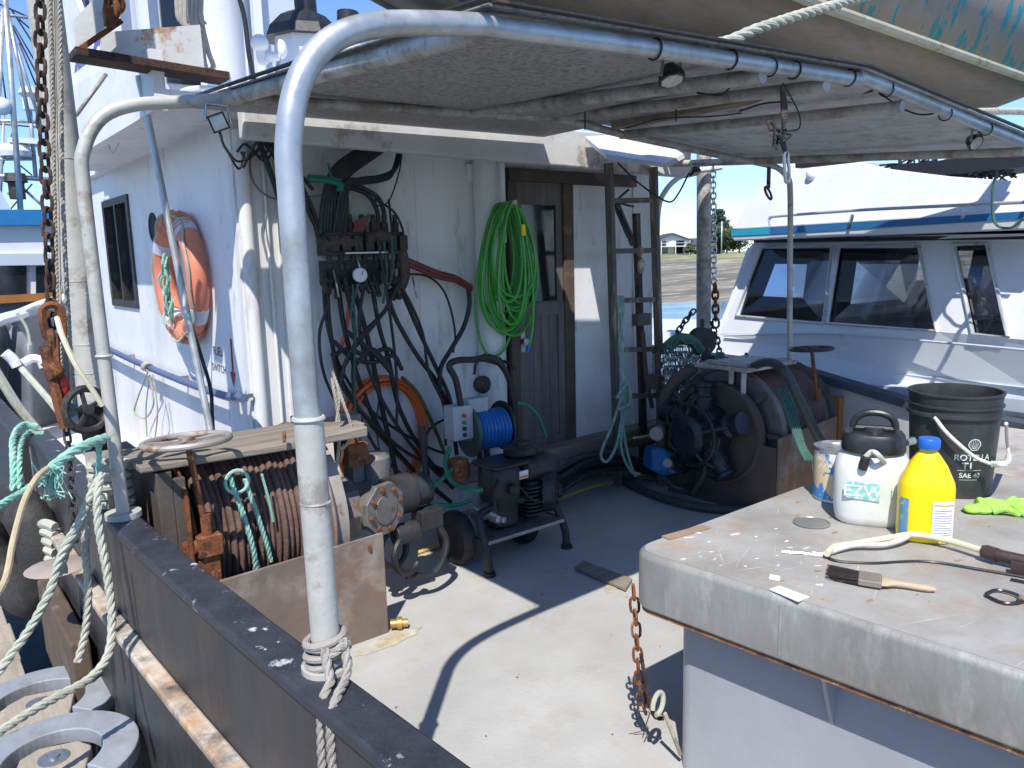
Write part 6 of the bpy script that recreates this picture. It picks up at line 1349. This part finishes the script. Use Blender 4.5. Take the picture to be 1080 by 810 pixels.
s = MB(); s.tube(BP([(812, 238), (812, 230), (822, 228), (900, 222), (1000, 217), (1110, 212)], .2), .012, 8)
for px in (899, 1018): s.bar(B(px, 228-(px-899)*.06, .2), B(px-3, 236-(px-899)*.06, .12), .02, .03)
s.build('handrail', alu, rb)
q = B(856, 184, -.05); s = MB(); s.sphere(q, .05, sc=(.9, .9, 1.1)); s.build('deck_light', horn, rb)
random.seed(17); s = MB()
for k in range(230):
    u = random.random(); px = 944+120*u; q = B(px, 171+random.uniform(-5+6*(1-u)*1.5, 17), -.42-random.uniform(0, .35)); d = V((random.gauss(0, 1), random.gauss(0, 1), random.gauss(0, .5))).normalized()*random.uniform(.05, .14)
    s.tube([q-d, q+V((0, 0, .02)), q+d], .008, 5, n=3)
s.box(B(1030, 184, -.6)-V((.3, .5, .0)), B(1030, 184, -.6)+V((.3, .5, .10)))
s.build('nets', netm, rb)
s = MB(); s.tube([B(1052, 180, .3), B(1047, 200, .32), B(1047, 225, .3), B(1052, 238, .3), B(1066, 240, .3), B(1080, 230, .3)], .008, 7); s.build('loose_line', darkgreen, rb)
# lower trunk ledges, rub rail, hull, foredeck
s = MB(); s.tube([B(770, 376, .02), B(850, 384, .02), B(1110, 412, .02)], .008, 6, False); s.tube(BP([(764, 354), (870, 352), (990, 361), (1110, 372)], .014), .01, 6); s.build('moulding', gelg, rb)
hs = [(700, 352, .0), (690, 380, .0)]
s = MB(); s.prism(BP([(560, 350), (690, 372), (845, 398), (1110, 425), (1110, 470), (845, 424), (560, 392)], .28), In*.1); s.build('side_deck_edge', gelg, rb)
s = MB(); s.tube(BP([(560, 372), (700, 386), (845, 408), (1000, 430), (1110, 446)], .34), .035, 10); s.build('rub_rail', rubr, rb)
s = MB(); t0, t1 = B(560, 392, .26), B(1110, 470, .26); s.prism([t0, t1, V((t1.x, t1.y, WZ-.3)), V((t0.x, t0.y, WZ-.3))], In*.1); s.build('hull', gel, rb)
s = MB(); a, b = B(845, 400, .0), B(560, 345, 0); c4 = B(1110, 425, 0); s.prism([a+rbN*.28, b+rbN*.28, b+In*2, a+In*2], (0, 0, -.03)); s.build('side_deck', gel, rb)
s = MB(); q = B(735, 350, -.2); s.prism([q+rbL*3.2-V((0, 0, .12)), q, q+In*1.8, q+rbL*3.2+In*1.5-V((0, 0, .12))], (0, 0, -.5)); s.build('foredeck', gel, rb, bevel=.05)
s = MB(); s.prism([q+rbL*6-V((0, 0, .25))+rbN*.3, q+rbL*.2-V((0, 0, .45))+rbN*.8, q+In*1.8-V((0, 0, .45)), q+rbL*6+In*1.5-V((0, 0, .25))], (0, 0, .1)); s.build('bow_deck', tealw, rb)

# ================================================================== NEIGHBOURS AHEAD (left background)
nb = thing('fishing_boat', 'white fishing boat with a blue roof edge moored ahead on the left', 'boat', (1.0, 12, WZ))
NY = 11.0
def N_(px, py, y=NY): return P(px, py, y=y)
def npan(pts, name, m, y=NY, th=.1, par=None): s = MB(); s.prism([N_(a, b, y) for a, b in pts], (0, th, 0)); return s.build(name, m, par or nb)
npan([(-80, 238), (90, 236), (90, 268), (-80, 270)], 'cabin_front', gel, NY, 2.5)
npan([(-80, 221), (92, 221), (92, 237), (-80, 238)], 'blue_roof', bluep, NY-.1, 2.8)
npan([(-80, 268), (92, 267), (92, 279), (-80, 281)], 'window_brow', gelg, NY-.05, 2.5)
npan([(-80, 281), (92, 279), (92, 316), (-80, 318)], 'lower_cabin', gel, NY+.05, 2.4)
for x0, x1 in ((-30, 28), (38, 60), (66, 88)): npan([(x0, 281), (x1, 280), (x1, 310), (x0, 312)], 'window', glassb, NY+.01, .03)
s = MB(); s.bar(N_(-80, 321), N_(92, 310), .12, .09); s.build('wooden_rail', brownr, nb)
npan([(-80, 322), (92, 312), (92, 440), (-80, 440)], 'bulwark_side', hullg, NY+.1, .3)
nh = thing('moored_boat', 'grey hulled boat with curved bulwark and white pipe fittings at the left edge', 'boat', (.6, 8.5, WZ))
s = MB(); s.grid(lambda u, v: N_(-40+120*u, 352-38*u**.7+(110+30*u)*v, 8.6-.8*u*(1-u)*3+.5*v), 14, 8); s.build('bulwark_inner', hullg, nh, solid=.05)
s = MB(); s.grid(lambda u, v: N_(-20+52*u, 345+150*v-16*math.sin(u*3)+20*u, 7.6+.5*math.sin(u*3)), 12, 8); s.build('bow_flare', hullg, nh, solid=.05)
s = MB(); s.tube([N_(-20, 350, 7.9), N_(0, 338, 7.9), N_(20, 332, 8.0), N_(45, 322, 8.2), N_(80, 312, 8.5)], .05, 8); s.build('rail_top', gelg, nh)
s = MB(); s.tube([N_(5, 372, 7.0), N_(10, 376, 7.0), N_(14, 380, 7.0), N_(18, 386, 7)], .04, 12); s.tube([N_(24, 383, 7), N_(34, 378, 7), N_(42, 380, 7), N_(46, 387, 7)], .033, 12); s.build('pipe_fitting', horn, nh)
s = MB(); s.tube([N_(18, 330, 7.6), N_(28, 346, 7.6), N_(32, 364, 7.6)], .012, 6); s.tube([N_(22, 388, 7), N_(50, 420, 6.6), N_(70, 445, 6.4)], .025, 7); s.tube([N_(-5, 390, 6), N_(20, 430, 6), N_(45, 460, 6)], .03, 7); s.build('white_line', ropew, nh)
s = MB(); s.prism([V((.50, 5.5, .50)), V((.50, 9, .5)), V((-.4, 9, .5)), V((-.15, 5.5, .5))], (0, 0, .04)) if 0 else s.box((-.1, 9.4, -.2), (.4, 9.5, .2)); s.build('fender_board', wood, nh)
# masts and rigging
G1 = 'masts and rigging of boats ahead'
def rig(name, label, y, bars, ropes, extra=()):
    allp = [b for b in bars]; t = thing(name, label, 'mast', N_(bars[0][0][0], 240, y))
    for (a, b, r) in bars: MB().tube([N_(*a, y), N_(*b, y)], r*.55, 8, False).build('spar', galv if len(allp) > 1 else gel, t)
    s = MB()
    for pts in ropes: s.tube([N_(*p, y) for p in pts], .012, 5, False)
    s.build('rigging', grim, t)
    return t
t = rig('mast', 'pale mast with a crosstree and stays at the far left edge', 13, [((22, 225), (4, -20), .07), ((-10, 14), (42, 20), .04), ((3, 10), (-6, 215), .05), ((8, 12), (32, 130), .05)], [((6, 14), (55, 110)), ((12, 10), (44, 60)), ((3, 0), (14, 120)), ((-6, 2), (30, 18)), ((20, 20), (36, 34), (40, 60))])
s = MB(); s.sphere(N_(2, 112, 13), .12); s.build('radar_ball', horn, t)
t = rig('mast', 'lattice gantry with white radar domes above the blue roof', 15, [((-20, 127), (60, 129), .05), ((-20, 184), (60, 190), .07), ((-20, 168), (38, 168), .04), ((38, 190), (30, 100), .06), ((0, 222), (4, 120), .04), ((50, 222), (26, 200), .04), ((8, 205), (22, 195), .04)], [((0, 184), (16, 130)), ((16, 170), (34, 185)), ((-10, 130), (50, 135)), ((10, 222), (34, 194))])
s = MB(); s.lathe([(.05, -.1), (.22, -.08), (.24, 0), (.2, .1), (.05, .14)], N_(16, 160, 15), seg=16); s.lathe([(.3, -.04), (.3, .04)], N_(24, 150, 15), seg=4); s.lathe([(.1, 0), (.1, .2), (.15, .25), (.1, .35)], N_(32, 116, 15), seg=10); s.build('radar_dome', horn, t)
s = MB(); s.lathe([(.12, 0), (.12, .25), (.18, .27), (.15, .4)], N_(19, 210, 15), seg=10); s.build('searchlight', grim, t)
t = rig('mast', 'dark slanted mast leaning behind the hanging chain at top left', 14, [((8, 20), (46, 140), .045), ((14, 118), (4, 118), .05)], [((14, 26), (40, 70)), ((20, 45), (38, 90)), ((0, 60), (8, 118))])
npan([(-40, 205), (0, 200), (12, 221), (-40, 221)], 'upper_box', gelg, NY+1, 1)
s = MB(); s.box((-14, 24, WZ), (6.5, 26, WZ+.7)); s.build('breakwater', mudm, **ST)

# ================================================================== DOCK EDGE: rings, fender, ropes
def cring(px, py, z, ro, ri, lb, rot):
    c = P(px, py, z=z); t = thing('pile_hoop', lb, 'hoop', c, 'galvanised hoops on the dock')
    M = Matrix.Rotation(rot, 3, 'Z')
    def arc(r, a0, a1, n): return [(math.cos(a0+(a1-a0)*i/n)*r, math.sin(a0+(a1-a0)*i/n)*r) for i in range(n+1)]
    a0 = R_(-125); a1 = R_(215-90+125-0) if 0 else R_(125+0)
    o = arc(ro, R_(-130), R_(130), 36); i_ = arc(ri, R_(130), R_(-130), 30)
    pts = [c+M@V((x, y, 0)) for x, y in o+i_]; s = MB(); n = len(pts); k0 = len(s.v)
    s.v += pts+[p+V((0, 0, .05)) for p in pts]; no = len(o)
    for i in range(no-1):
        j = i+1; ii = n-1-round(i*(len(i_)-1)/(no-1)); jj = n-1-round(j*(len(i_)-1)/(no-1))
        f = [i, j, jj] if ii == jj else [i, j, jj, ii]; s.face(f[::-1]); s.face([q+n for q in f])
    for i in range(n): j = (i+1) % n; s.face([i, j, n+j, n+i])
    s.build('hoop', mat('hoop_alu', (.36, .38, .41), .5, .35, var=.1, scale=8, c2=(.28, .28, .28), amt=.3, pscale=6, edge=.1, bump=.15) if 'hoop_alu' not in MAT else MAT['hoop_alu'], t, bevel=.004)
    w_ = ri*.72; s = MB(); s.prism([c+M@V((x, y, -.1)) for x, y in ((-ro*1.6, -w_), (ri*.35, -w_), (ri*.66, -w_*.55), (ri*.66, w_*.55), (ri*.35, w_), (-ro*1.6, w_))], (0, 0, .13)); s.build('timber_block', dockw, t, bevel=.006)
    s = MB(); s.lathe([(.045, 0), (.045, .004), (.016, .005), (.016, .012), (.001, .013)], c+M@V((ri*.1, 0, .03)), seg=18); s.build('washer', steel, t)
cring(42, 752, -.03, .26, .155, 'far galvanised hoop round a bolted timber block on the dock', R_(75))
cring(57, 812, .06, .245, .14, 'near galvanised hoop round a bolted timber block on the dock', R_(72))
ty = thing('tyre_fender', 'black tyre fender hanging between the dock and the hull', 'fender', P(22, 570, y=4.4)); c = P(20, 580, y=4.4)
s = MB(); s.torus(c, (1, .3, 0), .24, .10, 36, 14); s.build('tyre', tyre, ty)
s = MB(); s.lathe([(.10, 0), (.11, .006), (.10, .012), (.001, .014)], P(60, 600, y=3.3), seg=20); s.build('mooring_plate', mat('tan_plate', (.33, .27, .23), .7, bump=.2), **T('thin brown round plate jutting out below the knotted rope', 'plate'))
s = MB(); s.box((.38, 3.2, -.15), (.45, 4.0, .20)); s.build('fender_timber', jamb, **T('splintered timber against the hull under the round plate', 'timber'), bevel=.01)
y3 = 2.78
s = MB(); s.rope([P(118, 498, y=2.95), P(108, 503, y=2.86), P(100, 512, y=2.82), P(86, 545, y=y3), P(70, 575, y=y3), P(60, 598, y=y3), P(52, 625, y=y3), P(30, 665, y=y3), P(0, 706, y=y3), P(-30, 745, y=y3)], .014, seg=6)
s.rope([P(108, 500, y=2.84), P(103, 520, y=2.78), P(104, 555, y=2.74), P(112, 600, y=2.70), P(118, 650, y=2.66), P(114, 690, y=2.6), P(95, 715, y=2.55), P(60, 735, y=2.5), P(25, 755, y=2.45), P(-20, 785, y=2.4)], .0135, seg=6)
s.rope([P(100, 508, y=2.88), P(92, 540, y=2.85), P(90, 580, y=2.85), P(93, 620, y=2.85), P(90, 665, y=2.85), P(82, 698, y=2.85)], .013, seg=6)
s.rope([P(102, 530, y=2.8), P(80, 560, y=2.8), P(65, 590, y=2.82), P(66, 605, y=2.82)], .018, seg=6); s.build('mooring_rope', ropew, **T('thick white mooring rope looped over the bulwark beside the second post', 'rope'))
s = MB()
for k in range(5): z = .735+.035*k; s.torus((.57, 3.13, z), (.05, .05, 1), .062, .017, 22, 8)
s.build('rope_turns', ropew, **T('white rope turns wrapped round the bulwark bracket behind the second post', 'rope'))
s = MB()
for k in range(5): s.tube([P(38, 555+k*8, y=4.2), P(48, 552+k*9, y=4.1), P(58, 556+k*9, y=4.05)], .022, 8)
s.build('rope_coils', ropew, **T('white rope turns glimpsed beside the black tyre fender', 'rope'))
s = MB(); s.rope([P(112, 462, y=2.92), P(95, 468, y=2.85), P(78, 476, y=2.8), P(62, 488, y=2.75), P(52, 497, y=2.72)], .018, seg=6); s.rope([P(105, 463, y=2.9), P(104, 480, y=2.9), P(104, 505, y=2.9)], .010)
s.rope([P(52, 497, y=2.72), P(30, 515, y=2.6), P(0, 533, y=2.5), P(-30, 552, y=2.4)], .011)
random.seed(8)
for k in range(40):
    q = P(56+random.uniform(-6, 6), 496+random.uniform(-4, 4), y=2.71); s.tube([q, q+V((random.uniform(-.03, .02), random.uniform(-.02, .02), random.uniform(-.08, .02))), q+V((random.uniform(-.05, .03), random.uniform(-.03, .02), random.uniform(-.10, .03)))], .0022, 4)
s.build('frayed_line', ropeg, **T('pale green frayed rope end knotted in front of the pulley', 'rope'))
s = MB(); s.rope([P(14, 530, y=4.3), P(14, 490, y=4.4), P(14, 462, y=4.6), P(24, 448, y=4.8), P(40, 450, y=4.8)], .016); s.rope([P(20, 530, y=4.3), P(20, 490, y=4.4), P(22, 468, y=4.6), P(30, 456, y=4.8), P(46, 458, y=4.8)], .016); s.build('bow_line', ropeg, **T('doubled pale green line over the forward bulwark at the left edge', 'rope'))
s = MB(); s.tube([P(50, 494, y=2.5), P(38, 505, y=2.45), P(25, 530, y=2.4), P(14, 570, y=2.3), P(6, 610, y=2.2), P(-10, 640, y=2.1)], .0085, 8); s.build('tan_line', ropet, **T('tan line drooping from the frayed rope to the dock', 'rope'))
# rope lashing at the foot of the near post
s = MB()
for k in range(4): s.torus((.655, 1.5, .742+k*.017), (.15*((k % 3)-1), .15, 1), .040+.002*(k % 2), .0085, 24, 8)
s.rope([(.635, 1.46, .79), (.63, 1.44, .755), (.625, 1.42, .735), (.60, 1.40, .72), (.585, 1.39, .66), (.58, 1.385, .5), (.585, 1.38, .35)], .010, seg=6)
s.rope([(.675, 1.455, .80), (.67, 1.43, .76), (.655, 1.41, .735), (.615, 1.37, .728), (.588, 1.345, .70), (.582, 1.34, .6), (.59, 1.33, .4)], .010, seg=6)
s.rope([(.64, 1.455, .77), (.66, 1.44, .79), (.69, 1.46, .78)], .010, seg=6)
s.build('post_lashing', mat('pale_lashing', (.34, .31, .27), .85, var=.15, scale=20, bump=.5, bscale=160), **T('pale rope lashing round the foot of the near awning post', 'rope'))
